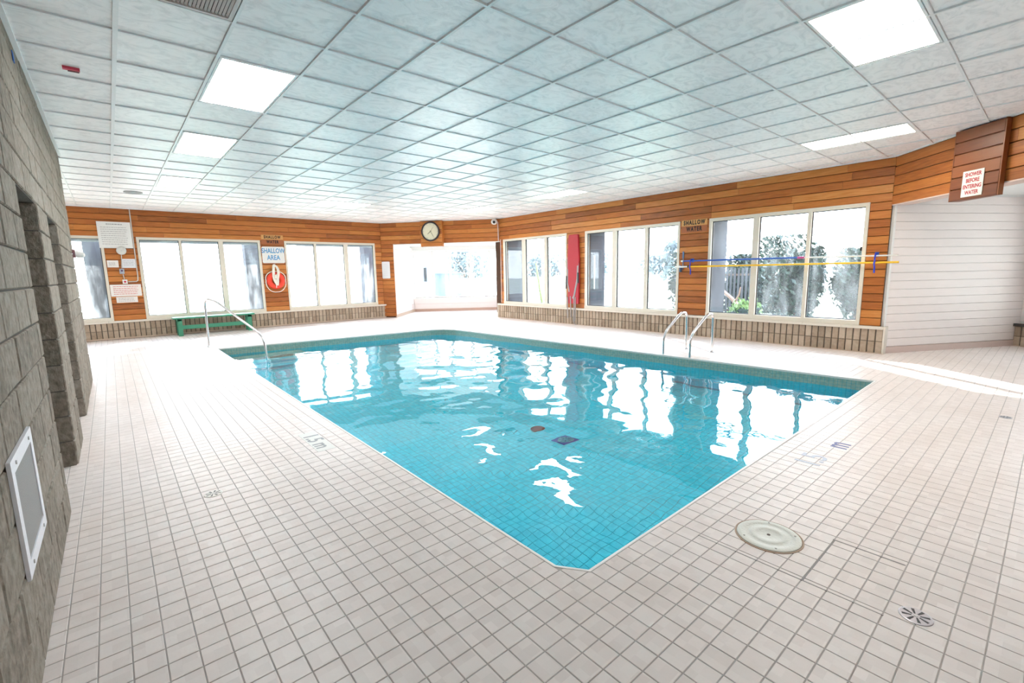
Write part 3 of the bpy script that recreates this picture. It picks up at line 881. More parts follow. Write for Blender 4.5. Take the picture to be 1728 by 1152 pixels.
# ---- far alcove: boarded side, glazed back
aw = MB(); aw.fbox(FS, 0.12, (ALC_K - ALC_J).length, -0.15, -0.021, -0.1, 2.45)
wall_alcove = struct('wall_alcove_side', aw, WHITE)
rowsA = [0.10 + k * 0.2 for k in range(13)]
board_wall(FS, 0.03, (ALC_K - ALC_J).length, [], wall_alcove, 0.10, 2.44, rowsA, seed=31, avg=200.0, mat=WHITE_PLANK)
kb = MB(); kb.fbox(FS, 0.0, (ALC_K - ALC_J).length, -0.02, 0.012, -0.02, 0.095); part('base_tile', kb, KERB, wall_alcove)
ab = MB(); ab.fbox(FA, -0.1, 3.5, -0.15, 0, -0.1, 0.505); ab.fbox(FA, -0.1, 3.5, -0.15, 0, 2.35, 2.75)
wall_alcove_back = struct('wall_alcove_back', ab, WHITE)
kb = MB(); kb.fbox(FA, 0, 3.36, -0.0, 0.015, -0.02, 0.10); part('base_tile', kb, plain('pink_base_tile', (0.56, 0.38, 0.31), 0.5), wall_alcove_back)
rowsB = [0.10, 0.30, 0.50]
board_wall(FA, 0, 3.36, [], wall_alcove_back, 0.10, 0.5, rowsB, seed=33, avg=200.0, d=0.022, mat=WHITE_PLANK)
ac = MB(); ac.prism([ALC_J - d2 * 0.3 - F2.n * 0.18, B2 + d2 * 0.3 - F2.n * 0.18, ALC_M + Vector((0.25, 0.1)), ALC_K + Vector((-0.3, 0.3))], 2.50, 2.6)
struct('ceiling_alcove', ac, WHITE)
FT = Frame(B2 + Vector((0.16, 0.20)), ALC_M - B2, (-(ALC_M - B2).y, (ALC_M - B2).x))
at = MB(); at.fbox(FT, 0.0, (ALC_M - B2).length, -0.15, -0.021, -0.1, 2.55)
wall_alcove_right = struct('wall_alcove_right', at, WHITE)
board_wall(FT, 0.0, (ALC_M - B2).length - 0.2, [], wall_alcove_right, 0.10, 2.44, rowsA, seed=35, avg=200.0, mat=WHITE_PLANK)
wi[0] += 1
f_ = MB(); wz0, wz1 = 0.52, 2.34
f_.fbox(FA, 0.0, 3.36, -0.12, 0.03, wz0 - 0.03, wz0 + 0.02); f_.fbox(FA, 0.0, 3.36, -0.12, 0.03, wz1 - 0.06, wz1)
wA = struct('window_%d' % wi[0], f_, WHITE)
ms = [0.043, 0.745, 1.432, 2.237, 2.978, 3.34]
for k, u in enumerate(ms):
    wd = 0.05 if k in (0, 5) else 0.085
    m_ = MB(); m_.fbox(FA, u - wd / 2, u + wd / 2, -0.12, 0.02, wz0 + 0.02, wz1 - 0.06); part('mullion', m_, WHITE, wA)
    if k < 5:
        p_ = MB(); p_.fbox(FA, u + wd / 2 - .01, ms[k + 1] - 0.035, -0.06, -0.055, wz0 + 0.02, wz1 - 0.06); pane = part('pane', p_, GLASS_CLEAR, wA)
        g_ = MB(); g_.fbox(FA, u + wd / 2, ms[k + 1] - 0.04, -0.07, 0.0, wz0 + 0.018, wz0 + 0.04); part('gasket', g_, plain('dark_sill_strip', (0.08, 0.05, 0.04), 0.6), pane)

# ---- near right: bulkhead over the shower alcove
U4 = (E4 - C4).length
wb = MB(); wb.fbox(F4, 0.0, U4, -0.25, -0.021, 2.42, CZ + 0.15)
wall_near = struct('wall_near_right', wb, WOOD_BACK)
ROWS4 = [2.412 + k * (CZ - 2.412) / 5 for k in range(6)]
board_wall(F4, 0.0, U4, [], wall_near, 2.412, CZ, ROWS4, seed=41, avg=2.6)
sf = MB(); sf.fbox(F4, 0.0, U4, -0.25, -0.001, 2.405, 2.42); part('soffit', sf, plain('pink_soffit', (0.66, 0.50, 0.44), 0.5), wall_near)
# shower notice box: its own slightly turned face
T1 = Vector((8.545, 1.046)); bdir = Vector((-0.627, -0.779)).normalized(); bn = Vector((-bdir.y, bdir.x))
if bn.dot(Vector((4, 6)) - T1) < 0: bn = -bn
FB = Frame(T1, bdir, bn)
nb = thing('notice_box', FB.p(0.29, 0, 2.27), 'dark red-brown wooden box under the ceiling carrying the shower notice', 'box')
def to_w4(p):
    dd_ = (p - C4).dot(F4.n); return p - FB.n * ((dd_ - 0.006) / F4.n.dot(FB.n))
def box_prism(ua, ub, da):
    p_, q_ = FB.p(ua, da, 0).to_2d(), FB.p(ub, da, 0).to_2d(); m = MB(); m.prism([p_, q_, to_w4(q_), to_w4(p_)], 2.272, CZ); return m
b_ = box_prism(0.001, 0.577, -0.022); part('body', b_, WOOD_DARK, nb)
for k in range(6):
    z0 = 2.27 + k * (CZ - 2.27) / 6; z1 = z0 + (CZ - 2.27) / 6
    o = plank(FB, 0.0, 0.588, z0, z1, nb, WOOD_DARK, 0.0); o.location -= nb.location
s_ = box_prism(0.589, 0.603, 0.0); part('side_board', s_, WOOD_DARK, nb)
s_ = box_prism(-0.015, -0.001, 0.0); part('side_board', s_, WOOD_DARK, nb)

# white boarded wall of the shower alcove
aw = MB(); aw.fbox(FR, -0.12, 3.6, -0.2, -0.021, -0.1, 2.9)
wall_shower = struct('wall_shower_alcove', aw, WHITE)
rowsR = [0.11 + k * 0.1365 for k in range(19)]
board_wall(FR, -0.10, 3.6, [], wall_shower, 0.11, 2.6, rowsR, seed=51, avg=200.0, mat=WHITE_PLANK)
kb = MB(); kb.fbox(FR, -0.10, 3.6, -0.02, 0.014, -0.02, 0.107); part('base_tile', kb, plain('rose_base_tile', (0.60, 0.47, 0.43), 0.45), wall_shower)
tr_ = MB(); tr_.fbox(FR, -0.135, -0.10, -0.06, 0.02, 0.0, 2.41); tm = struct('trim_1', tr_, WHITE)
acr = MB(); acr.prism([C4 - F4.n * 0.26 + Vector((0.1, 0.1)), (13.4, 2.2), (13.4, -3.0), (5.7, -3.0), E4 - F4.n * 0.26], 2.60, 2.72)
struct('ceiling_shower_alcove', acr, WHITE)
FRB = Frame(FR.p(2.79, 0, 0).to_2d(), FR.n, -FR.u)
bw = MB(); bw.fbox(FRB, -0.3, 3.4, -0.2, -0.021, -0.1, 0.50); bw.fbox(FRB, -0.3, 3.4, -0.2, -0.021, 2.34, 2.8)
bw.fbox(FRB, -0.3, 0.42, -0.2, -0.021, 0.50, 2.34); bw.fbox(FRB, 3.2, 3.4, -0.2, -0.021, 0.50, 2.34)
wall_sb = struct('wall_shower_back', bw, WHITE)
board_wall(FRB, 0.0, 3.4, [(0.42, 3.2, 0.5, 2.34)], wall_sb, 0.43, 2.6, rowsR, seed=53, avg=200.0, mat=WHITE_PLANK)
FRB2 = Frame(FR.p(2.70, 0, 0).to_2d(), FR.n, -FR.u)
brick_ledge(FRB2, 0.0, 3.0, wall_sb, 0.0, True, 0.352, plain('dark_ledge_tile', (0.05, 0.035, 0.03), 0.4))
aw = MB(); aw.box(E4.x + 0.05, 13.4, YB - 1.2, YB - 1.0, -0.1, 2.8); aw.box(5.6, 5.9, YB - 1.2, YB, -0.1, 3.2); struct('wall_shower_end', aw, WHITE)

wi[0] += 1
f_ = MB(); f_.fbox(FRB, 0.42, 3.2, -0.12, 0.0, 0.50, 0.55); f_.fbox(FRB, 0.42, 3.2, -0.12, 0.0, 2.29, 2.34)
added_window = struct('window_%d' % wi[0], f_, WHITE)  # unseen window, added to let daylight into the dark shower alcove
for k in range(5):
    u = 0.45 + k * 0.68; m_ = MB(); m_.fbox(FRB, u - 0.03, u + 0.03, -0.12, 0.0, 0.55, 2.29); part('mullion', m_, WHITE, added_window)
    if k < 4: p_ = MB(); p_.fbox(FRB, u + 0.03, u + 0.65, -0.06, -0.055, 0.55, 2.29); part('pane', p_, GLASS_CLEAR, added_window)
# ---- block wall on the left
joint = MB()
OPEN = [(3.95, 4.97), (5.76, 6.75)]; ZH = 2.03; YE = 9.12
TH = 0.34
joint.fbox(FL, YB, OPEN[0][0], -TH, -0.012, -0.1, CZ + 0.1)
joint.fbox(FL, OPEN[0][1], OPEN[1][0], -TH, -0.012, -0.1, ZH)
joint.fbox(FL, OPEN[1][1], YE - 0.01, -TH, -0.012, -0.1, ZH)
joint.fbox(FL, OPEN[0][0], YE - 0.01, -TH, -0.012, ZH, CZ + 0.1)
joint.fbox(FL, OPEN[0][0], OPEN[1][1], -TH - 0.2, -TH, -0.1, ZH)
wall_left = struct('wall_left', joint, BLOCK_JOINT)
CH = 0.2032
bcache = {}
def block_me(w, h, rnd=(0.008, 0.008)):
    key = (round(w, 3), round(h, 3), rnd)
    if key in bcache: return bcache[key]
    w2, h2 = w / 2 - 0.004, h / 2 - 0.0045
    c0, c1 = rnd
    # profile in plan (u, d): chamfered ends, front at d=0, local y = +d
    prof = [(-w2, -0.06), (-w2, -c0), (-w2 + c0, 0), (w2 - c1, 0), (w2, -c1), (w2, -0.06)]
    n = len(prof); cz = 0.006
    vs = [(p[0], p[1] - (cz if 0 < k < n - 1 else 0), -h2) for k, p in enumerate(prof)] + [(p[0], p[1], -h2 + cz) for p in prof] + [(p[0], p[1], h2 - cz) for p in prof] + [(p[0], p[1] - (cz if 0 < k < n - 1 else 0), h2) for k, p in enumerate(prof)]
    fs = []
    for r_ in range(3):
        for k in range(n - 1): fs.append((r_ * n + k, r_ * n + k + 1, (r_ + 1) * n + k + 1, (r_ + 1) * n + k))
    fs += [tuple(range(n)), tuple(range(3 * n, 4 * n))]
    mb = MB(); mb.add(vs, fs); me = mesh_of('block', mb, BLOCK); bcache[key] = me
    return me
nblk = 0
bfield = MB()
for r_ in range(16):
    z0 = r_ * CH; z1 = min(z0 + CH, CZ + 0.02); zc = (z0 + z1) / 2
    segs = [(YB, OPEN[0][0], (0, 0.02)), (OPEN[0][1], OPEN[1][0], (0.014, 0.03)), (OPEN[1][1], YE, (0.014, 0.03))] if zc < ZH else [(YB, YE, (0, 0.03))]
    for a, b, (ra, rb) in segs:
        u = a; first = True
        if r_ % 2 and b - a > 2: edges = [a, a + 0.2]
        else: edges = [a]
        while edges[-1] + 0.4 < b - 0.12: edges.append(edges[-1] + 0.4)
        edges.append(b)
        for k, (p, q_) in enumerate(zip(edges, edges[1:])):
            rnd = (ra if (k == 0 and ra) else 0.007, rb if (k == len(edges) - 2 and rb) else 0.007)
            me = block_me(q_ - p, z1 - z0, rnd)
            loc = FL.p((p + q_) / 2, random.uniform(-0.002, 0.003), zc)
            if q_ < 1.5:
                for f in [tuple(v) for v in []]: pass
                o_ = len(bfield.v)
                ca, sa = math.cos(math.pi / 2), math.sin(math.pi / 2)
                bfield.v += [(loc.x + v.co.y * -1 * -1, loc.y + v.co.x, loc.z + v.co.z) for v in me.vertices]
                bfield.f += [tuple(i + o_ for i in pl.vertices) for pl in me.polygons]
                continue
            o = link('block', me, wall_left)
            o.location = loc
            o.matrix_local = Matrix(((0, 1, 0, loc.x), (-1, 0, 0, loc.y), (0, 0, 1, loc.z), (0, 0, 0, 1))); nblk += 1
tag(part('block_field', bfield, BLOCK, wall_left), kind='stuff')
# jamb faces of the two openings, built as coursed blocks
jcount = 0
for uu in (OPEN[0][1], OPEN[1][1]):
    for r_ in range(10):
        z0 = r_ * CH
        jb = MB(); jb.box(LX - 0.33, LX - 0.012, uu - 0.006, uu + 0.03, z0 + 0.0045, min(z0 + CH, ZH) - 0.0045)
        o = part('jamb_block', jb, BLOCK, wall_left)
# base line at the foot of the block wall
# wall end and the far left bay
el = MB(); el.box(-3.4, LX - 0.30, YE - 0.2, YE - 0.012, -0.1, CZ + 0.1); struct('wall_return', el, BLOCK)
el = MB(); el.box(-3.4, -3.2, YE - 0.2, Y1 + 0.2, -0.1, CZ + 0.1); struct('wall_bay_end', el, WHITE)
el = MB(); el.box(LX - 0.3, E4.x + 0.3, YB - 0.2, YB, -0.1, CZ + 0.1); struct('wall_back', el, WHITE)

# ================================================================== LETTERING
def text_mb(s, size, org, ux, uy, depth, bold=0.0, spacing=1.0, align='CENTER', xs=1.0):
    """flat letters with a little thickness: org, unit vectors along and up the text"""
    cu = bpy.data.curves.new('txt', 'FONT'); cu.body = s; cu.size = size; cu.align_x = align; cu.align_y = 'CENTER'
    cu.offset = bold; cu.space_character = spacing; cu.resolution_u = 3; cu.space_line = 1.0
    ob = bpy.data.objects.new('txt', cu); COL.objects.link(ob)
    bpy.context.view_layer.update()
    me = bpy.data.meshes.new_from_object(ob.evaluated_get(bpy.context.evaluated_depsgraph_get()))
    COL.objects.unlink(ob); bpy.data.objects.remove(ob); bpy.data.curves.remove(cu)
    ux = Vector(ux); uy = Vector(uy); nz = ux.cross(uy).normalized(); org = Vector(org)
    mb = MB()
    top = [org + ux * v.co.x * xs + uy * v.co.y + nz * depth for v in me.vertices]
    bot = [org + ux * v.co.x * xs + uy * v.co.y for v in me.vertices]
    n = len(top); fs = [tuple(p.vertices) for p in me.polygons]
    cnt = {}
    for p in me.polygons:
        vv = list(p.vertices)
        for a, b in zip(vv, vv[1:] + vv[:1]): cnt[(a, b)] = 1
    side = [(a, b, n + b, n + a) for (a, b) in cnt if (b, a) not in cnt]
    mb.add(top + bot, fs + side); bpy.data.meshes.remove(me)
    return mb
def wall_text(fr, s, size, u, d, z, rightward, depth=0.003, **kw):
    ux = fr.u.to_3d() * rightward
    return text_mb(s, size, fr.p(u, d, z), ux, (0, 0, 1), depth, **kw)

INK = plain('dark_stencil_paint', (0.012, 0.008, 0.008), 0.6)
BOARD_L = ramp_mat('light_letter_board', [(0.0, (0.52, 0.25, 0.07)), (1.0, (0.66, 0.36, 0.12))], 0.45, 4.0, (0.9, 0.9, 9), 0.2, 0.004, False)
BOARD_D = ramp_mat('dark_letter_board', [(0.0, (0.28, 0.085, 0.03)), (1.0, (0.42, 0.14, 0.05))], 0.45, 4.0, (0.9, 0.9, 9), 0.2, 0.004, False)
def stencil(fr, u, d, rw, z1, z2, s1, s2, label, sp1=1.32):
    t = thing('stencilled_words', fr.p(u, d, z2), label, 'lettering')
    m_ = MB(); m_.fbox(fr, u - 0.29, u + 0.29, 0.0, d, z1 - 0.064, z1 + 0.064); part('upper_board', m_, BOARD_L, t)
    m_ = MB(); m_.fbox(fr, u - 0.29, u + 0.29, 0.0, d, z2 - 0.064, z2 + 0.064); part('lower_board', m_, BOARD_D, t)
    part('upper_word', wall_text(fr, 'SHALLOW', s1, u, d + .001, z1, rw, bold=0.005, spacing=sp1, xs=0.68), INK, t)
    part('lower_word', wall_text(fr, 'WATER', s2, u, d + .001, z2, rw, bold=0.005, spacing=sp1, xs=0.68), INK, t)
stencil(F1, 3.71, 0.006, 1, 2.585, 2.452, 0.115, 0.115, 'dark stencilled SHALLOW WATER on the boards above the blue lettered sign')
stencil(F3, 5.205, 0.006, -1, 2.44, 2.305, 0.125, 0.125, 'black stencilled SHALLOW WATER on the boards beside the pole window')

# ================================================================== THINGS ON THE FAR WALL
PAPER = plain('sign_white', (0.74, 0.74, 0.72), 0.5)
PAPER_P = plain('sign_pinkish', (0.74, 0.70, 0.67), 0.5)
INKG = plain('sign_grey_print', (0.30, 0.30, 0.31), 0.6)
INKR = plain('sign_red_print', (0.62, 0.12, 0.12), 0.6)
INKB = plain('sign_blue_print', (0.055, 0.28, 0.55), 0.5)
def lines(fr, u0, u1, zs, d, h, rr, ragged=True):
    mb = MB()
    for z in zs:
        u = u0
        while u < u1 - 0.01:
            wd = rr.uniform(0.02, 0.06); e = min(u + wd, u1 - (rr.uniform(0, 0.04) if ragged else 0))
            if e > u: mb.fbox(fr, u, e, d, d + 0.0012, z - h / 2, z + h / 2)
            u += wd + 0.009
    return mb
def sign(fr, u0, u1, z0, z1, label, print_fn, mat=PAPER, d=0.002, th=0.006, name='sign', cat='sign', rnd=0.0):
    t = thing(name, fr.p((u0 + u1) / 2, d, z0), label, cat)
    b_ = MB()
    if rnd:
        pts = []
        for cx, cz, a0 in ((u1 - rnd, z1 - rnd, 0), (u0 + rnd, z1 - rnd, 90), (u0 + rnd, z0 + rnd, 180), (u1 - rnd, z0 + rnd, 270)):
            for k in range(5):
                a = rad(a0 + k * 22.5); pts.append((cx + rnd * math.cos(a), cz + rnd * math.sin(a)))
        n = len(pts); vs = [fr.p(u, d, z) for u, z in pts] + [fr.p(u, d + th, z) for u, z in pts]
        b_.add(vs, [tuple(range(n)), tuple(range(n, 2 * n))] + [(k, (k + 1) % n, n + (k + 1) % n, n + k) for k in range(n)])
    else: b_.fbox(fr, u0, u1, d, d + th, z0, z1)
    part('panel', b_, mat, t)
    for nm, mb, m_ in print_fn(d + th):
        o_ = part(nm, mb, m_, t)
        if nm in ('print', 'heading'): o_['kind'] = 'stuff'
    return t
rr = random.Random(11)
sign(F1, -0.09, 0.535, 2.212, 2.832, 'large white rules board with lines of grey print left of the long conduit',
     lambda d: [('print', lines(F1, -0.03, 0.47, [2.70 - k * 0.049 for k in range(9)], d, 0.011, rr), INKG), ('heading', lines(F1, 0.08, 0.38, [2.775], d, 0.022, rr), INKG)], d=0.012)
sign(F1, 0.002, 0.214, 1.752, 1.918, 'small cream notice left of the grey switch box', lambda d: [('print', lines(F1, 0.035, 0.18, [1.862, 1.835, 1.808], d, 0.009, rr), INKG)], PAPER_P)
sign(F1, 0.275, 0.56, 1.737, 1.955, 'pale grey-blue notice sheet under the round bell', lambda d: [('print', lines(F1, 0.31, 0.52, [1.91 - k * 0.035 for k in range(4)], d, 0.008, rr), INKG)], plain('sign_bluish', (0.70, 0.72, 0.76), 0.5))
sign(F1, -0.006, 0.585, 1.05, 1.335, 'wide white notice with red print below the red call button', lambda d: [('print', lines(F1, 0.05, 0.53, [1.285 - k * 0.045 for k in range(5)], d, 0.012, rr), INKR)], PAPER_P)
sign(F1, 0.08, 0.49, 0.893, 1.036, 'short white notice with grey print hanging lowest on the post', lambda d: [('print', lines(F1, 0.12, 0.45, [1.0, 0.965, 0.93], d, 0.010, rr), INKG)], PAPER_P)
# bell
bell = thing('alarm_bell', F1.p(0.30, 0.02, 2.15), 'round grey alarm bell under the rules board', 'bell')
m_ = MB(); m_.lathe(F1.p(0.30, 0.018, 2.15), [(0.05, 0), (0.05, 0.03), (0.098, 0.032), (0.098, 0.05), (0.085, 0.072), (0.05, 0.085), (0.018, 0.09)], (0, -1, 0), 28); part('gong', m_, plain('bell_grey', (0.60, 0.60, 0.57), 0.4), bell, True)
m_ = MB(); m_.lathe(F1.p(0.30, 0.108, 2.15), [(0.018, 0), (0.016, 0.012)], (0, -1, 0), 12); part('bolt', m_, DULLSTEEL, bell)
# conduits
CON = plain('grey_conduit', (0.52, 0.52, 0.50), 0.5)
cd = MB(); cd.tube([F1.p(0.556, 0.02, CZ), F1.p(0.552, 0.02, 2.2), F1.p(0.548, 0.02, 1.52), F1.p(0.54, 0.02, 1.43), F1.p(0.51, 0.02, 1.405), F1.p(0.352, 0.02, 1.40)], 0.011, 8)
cd.tube([F1.p(0.292, 0.02, 2.06), F1.p(0.266, 0.02, 1.728)], 0.009, 8); cd.tube([F1.p(0.27, 0.02, 1.582), F1.p(0.285, 0.02, 1.466)], 0.009, 8)
solo('conduit', cd, CON, F1.p(0.55, 0.02, 1.40), 'thin grey conduit running from the ceiling down to the call button', 'conduit', smooth=True)
sb = thing('switch_box', F1.p(0.258, 0.004, 1.594), 'grey switch box with a dark button between the notices', 'switch')
m_ = MB(); m_.fbox(F1, 0.212, 0.304, 0.003, 0.055, 1.594, 1.715); part('box', m_, plain('switch_grey', (0.34, 0.38, 0.44), 0.4), sb)
m_ = MB(); m_.lathe(F1.p(0.258, 0.055, 1.67), [(0.022, 0), (0.02, 0.012)], (0, -1, 0), 14); part('button', m_, plain('dark_purple_button', (0.10, 0.04, 0.14), 0.4), sb)
rb = thing('call_button', F1.p(0.29, 0.004, 1.35), 'white call point with a small red button above the red printed notice', 'call button')
m_ = MB(); m_.fbox(F1, 0.243, 0.337, 0.003, 0.045, 1.352, 1.454); part('box', m_, PAPER, rb)
m_ = MB(); m_.lathe(F1.p(0.29, 0.045, 1.402), [(0.024, 0), (0.022, 0.012)], (0, -1, 0), 14); part('button', m_, plain('red_button', (0.6, 0.03, 0.08), 0.4), rb)
# SHALLOW AREA sign
sign(F1, 3.403, 4.003, 1.848, 2.318, 'white sign with blue letters SHALLOW AREA above the lifebuoy',
     lambda d: [('upper_word', wall_text(F1, 'SHALLOW', 0.19, 3.703, d, 2.195, 1, bold=0.004, xs=0.69), INKB), ('lower_word', wall_text(F1, 'AREA', 0.19, 3.70, d, 2.0, 1, bold=0.004, xs=0.74), INKB)], PAPER, rnd=0.04)
# lifebuoy
lb = thing('lifebuoy', F1.p(3.69, 0.06, 1.10), 'orange-red ring lifebuoy hanging between two windows', 'lifebuoy')
m_ = MB(); cR, rr_ = 0.172, 0.078; nU, nV = 40, 14
vs = []
for i in range(nU):
    a = 2 * math.pi * i / nU
    for j in range(nV):
        b = 2 * math.pi * j / nV; r0 = cR + rr_ * math.cos(b)
        vs.append(F1.p(3.69 + r0 * math.cos(a), 0.065 + 0.055 * math.sin(b), 1.345 + r0 * math.sin(a)))
fs = [(i * nV + j, i * nV + (j + 1) % nV, ((i + 1) % nU) * nV + (j + 1) % nV, ((i + 1) % nU) * nV + j) for i in range(nU) for j in range(nV)]
m_.add(vs, fs); part('ring', m_, plain('buoy_red', (0.80, 0.055, 0.025), 0.4, var=0.03), lb, True)
ROPE = plain('white_rope', (0.78, 0.75, 0.68), 0.8, bump=0.3, scale=200)
m_ = MB(); pts = []
for k in range(65):
    a = 2 * math.pi * k / 64; sag = 0.03 * abs(math.sin(2 * a)); low = 0.10 if math.sin(a) < -0.3 else 0
    pts.append(F1.p(3.69 + (0.262 + sag) * math.cos(a), 0.07, 1.345 + (0.262 + sag * .6) * math.sin(a) - low * (-math.sin(a) - 0.3)))
m_.tube(pts, 0.011, 7); part('grab_line', m_, ROPE, lb, True)
hk = MB(); hk.tube([F1.p(3.69, 0.008, 1.80), F1.p(3.69, 0.10, 1.80), F1.p(3.69, 0.115, 1.83)], 0.009, 8); part('hook', hk, STEEL, lb)
tr_ = thing('throw_rope', F1.p(3.68, 0.1, 1.22), 'coiled white throw rope hung over the lifebuoy', 'rope')
m_ = MB()
for k in range(7):
    o_ = (k - 3) * 0.013; pts = []
    for i in range(29):
        a = 2 * math.pi * i / 28
        pts.append(F1.p(3.685 + o_ * 0.6 + 0.062 * math.cos(a) * (1 + 0.25 * math.sin(a)) + 0.012 * math.sin(3 * a + k), 0.135 + 0.012 * math.sin(2 * a + k) + abs(o_) * .3, 1.53 + 0.275 * math.sin(a) - 0.008 * k))
    m_.tube(pts, 0.011, 6)
part('coil', m_, ROPE, tr_, True)
m_ = MB()
for k in range(5):
    z = 1.42 + k * 0.022; pts = [F1.p(3.685 + 0.055 * math.cos(2 * math.pi * i / 16), 0.135 + 0.04 * math.sin(2 * math.pi * i / 16), z + 0.008 * math.sin(4 * math.pi * i / 16)) for i in range(17)]
    m_.tube(pts, 0.011, 6)
m_.tube([F1.p(3.66, 0.15, 1.40), F1.p(3.68, 0.16, 1.25), F1.p(3.67, 0.15, 1.14)], 0.011, 6)
part('wrapping', m_, ROPE, tr_, True)
# paper sign near the corner
sign(F1, 6.97, 7.05, 1.325, 1.89, 'x', lambda d: [], PAPER) if False else None
sign(F2, 0.0, 0.28, 1.325, 1.89, 'plain white notice sheet on the boards next to the alcove', lambda d: [('print', lines(F2, 0.05, 0.23, [1.80 - k * 0.06 for k in range(7)], d, 0.012, rr), plain('faint_print', (0.60, 0.62, 0.66), 0.6))], plain('sheet_bluish', (0.74, 0.77, 0.80), 0.5), rnd=0.03)
# security camera and its conduit
sc_ = thing('security_camera', F2.p(3.98, 0.05, 3.02), 'small white dome security camera under the ceiling corner', 'camera')
m_ = MB(); m_.lathe(F2.p(3.93, 0.09, CZ), [(0.06, 0), (0.06, 0.035), (0.045, 0.045)], (0, 0, -1), 20); part('mount', m_, PAPER, sc_, True)
m_ = MB(); m_.lathe(F2.p(3.93, 0.09, CZ - 0.03), [(0.062, 0), (0.095, 0.03), (0.105, 0.07), (0.09, 0.12), (0.05, 0.15), (0.01, 0.16)], (0, 0, -1), 24); part('housing', m_, PAPER, sc_, True)
m_ = MB(); ax = (Vector((2, 4, 1)) - F2.p(3.93, 0.09, CZ - 0.1)).normalized(); m_.lathe(F2.p(3.93, 0.09, CZ - 0.1) + ax * 0.085, [(0.045, 0), (0.04, 0.02), (0.02, 0.03)], ax, 16); part('lens', m_, BLACK, sc_, True)
m_ = MB(); m_.tube([F2.p(4.03, 0.03, CZ - 0.1), F2.p(4.04, 0.025, 2.46)], 0.016, 8); m_.tube([F3.p(11.74, 0.02, 2.5), F3.p(11.74, 0.02, 0.5)], 0.012, 8)
solo('camera_conduit', m_, plain('pinkish_conduit', (0.62, 0.50, 0.46), 0.5), F2.p(4.03, 0.03, 2.46), 'slim conduit dropping from the security camera down the corner', 'conduit', smooth=True)

# bench
GREEN = plain('green_bench_paint', (0.045, 0.25, 0.15), 0.35, bump=0.05)
bench = thing('bench', (2.03, 14.55, 0), 'long green bench standing against the brick ledge', 'bench')
for k in range(3):
    y0 = 14.40 + k * 0.135; m_ = MB(); m_.box(1.11, 2.95, y0, y0 + 0.125, 0.435, 0.475); part('seat_board', m_, GREEN, bench)
for x in (1.24, 2.82):
    for y in (14.43, 14.74):
        m_ = MB(); m_.box(x - 0.05, x + 0.05, y - 0.02, y + 0.02, 0.0, 0.435); part('leg', m_, GREEN, bench)
    m_ = MB(); m_.box(x - 0.045, x + 0.045, 14.41, 14.78, 0.385, 0.435); part('cross_bar', m_, GREEN, bench)
m_ = MB(); m_.box(1.26, 2.80, 14.44, 14.47, 0.17, 0.27); part('stretcher', m_, GREEN, bench)

# ================================================================== THINGS ON THE RIGHT WALL
# rescue board
bd_ = thing('rescue_board', F3.p(8.58, 0.03, 0.57), 'tall red rescue spine board with grey straps against the wood wall', 'rescue board')
prof = [(0.125, 2.43), (0.155, 2.42), (0.17, 2.39), (0.205, 1.85), (0.205, 1.2), (0.19, 0.60), (0.175, 0.575)]
pts = [(8.60 + w_, z) for w_, z in prof[::-1]] + [(8.60 - w_, z) for w_, z in prof]
n = len(pts); m_ = MB()
vs = [F3.p(u, 0.025, z) for u, z in pts] + [F3.p(8.60 + (u - 8.60) * 0.99, 0.07, z) for u, z in pts] + [F3.p(8.60 + (u - 8.60) * 0.93, 0.08, 1.5 + (z - 1.5) * 0.99) for u, z in pts]
m_.add(vs, [tuple(range(n)), tuple(range(2 * n, 3 * n))] + [(r_ * n + k, r_ * n + (k + 1) % n, (r_ + 1) * n + (k + 1) % n, (r_ + 1) * n + k) for r_ in range(2) for k in range(n)])
part('board', m_, plain('board_red', (0.42, 0.014, 0.028), 0.4, var=0.05), bd_)
STRAP = plain('grey_strap', (0.32, 0.30, 0.30), 0.8, bump=0.3, scale=200)
def strap(pts, w_, d, mat, name='strap'):
    m_ = MB(); vs = []; P = [Vector(p) for p in pts]
    for k, p in enumerate(P):
        t_ = (P[min(k + 1, len(P) - 1)] - P[max(k - 1, 0)]).normalized(); q = Vector((-t_.y, t_.x)) * w_ / 2
        dd = d if not isinstance(d, (list, tuple)) else d[k]
        vs += [F3.p(p.x + q.x, dd, p.y + q.y), F3.p(p.x - q.x, dd, p.y - q.y), F3.p(p.x - q.x, dd + 0.006, p.y - q.y), F3.p(p.x + q.x, dd + 0.006, p.y + q.y)]
    fs = [(k * 4 + j, k * 4 + (j + 1) % 4, k * 4 + 4 + (j + 1) % 4, k * 4 + 4 + j) for k in range(len(P) - 1) for j in range(4)] + [(3, 2, 1, 0), tuple(range(len(vs) - 4, len(vs)))]
    m_.add(vs, fs); return part(name, m_, mat, bd_)
strap([(8.80, 1.85), (8.80, 1.5), (8.80, 1.15), (8.73, 0.90)], 0.045, [0.05, 0.075, 0.082, 0.086], STRAP)
strap([(8.43, 1.85), (8.425, 1.5), (8.435, 1.25), (8.55, 0.80), (8.60, 0.72)], 0.055, [0.05, 0.084, 0.086, 0.086, 0.088], STRAP)
strap([(8.825, 1.33), (8.835, 0.98)], 0.035, 0.088, BLACK, 'buckle')
strap([(8.405, 1.42), (8.40, 1.14)], 0.05, 0.092, BLACK, 'buckle')
strap([(8.79, 0.75), (8.80, 0.5), (8.79, 0.16)], 0.030, [0.085, 0.082, 0.075], STRAP)
strap([(8.69, 0.78), (8.68, 0.5), (8.67, 0.2)], 0.030, [0.085, 0.082, 0.075], STRAP)
strap([(8.56, 0.78), (8.555, 0.5), (8.58, 0.15), (8.55, 0.03), (8.47, 0.008)], 0.030, [0.085, 0.082, 0.075, 0.075, 0.08], STRAP)
strap([(8.505, 0.76), (8.51, 0.3), (8.53, 0.1)], 0.028, [0.085, 0.082, 0.075], STRAP)
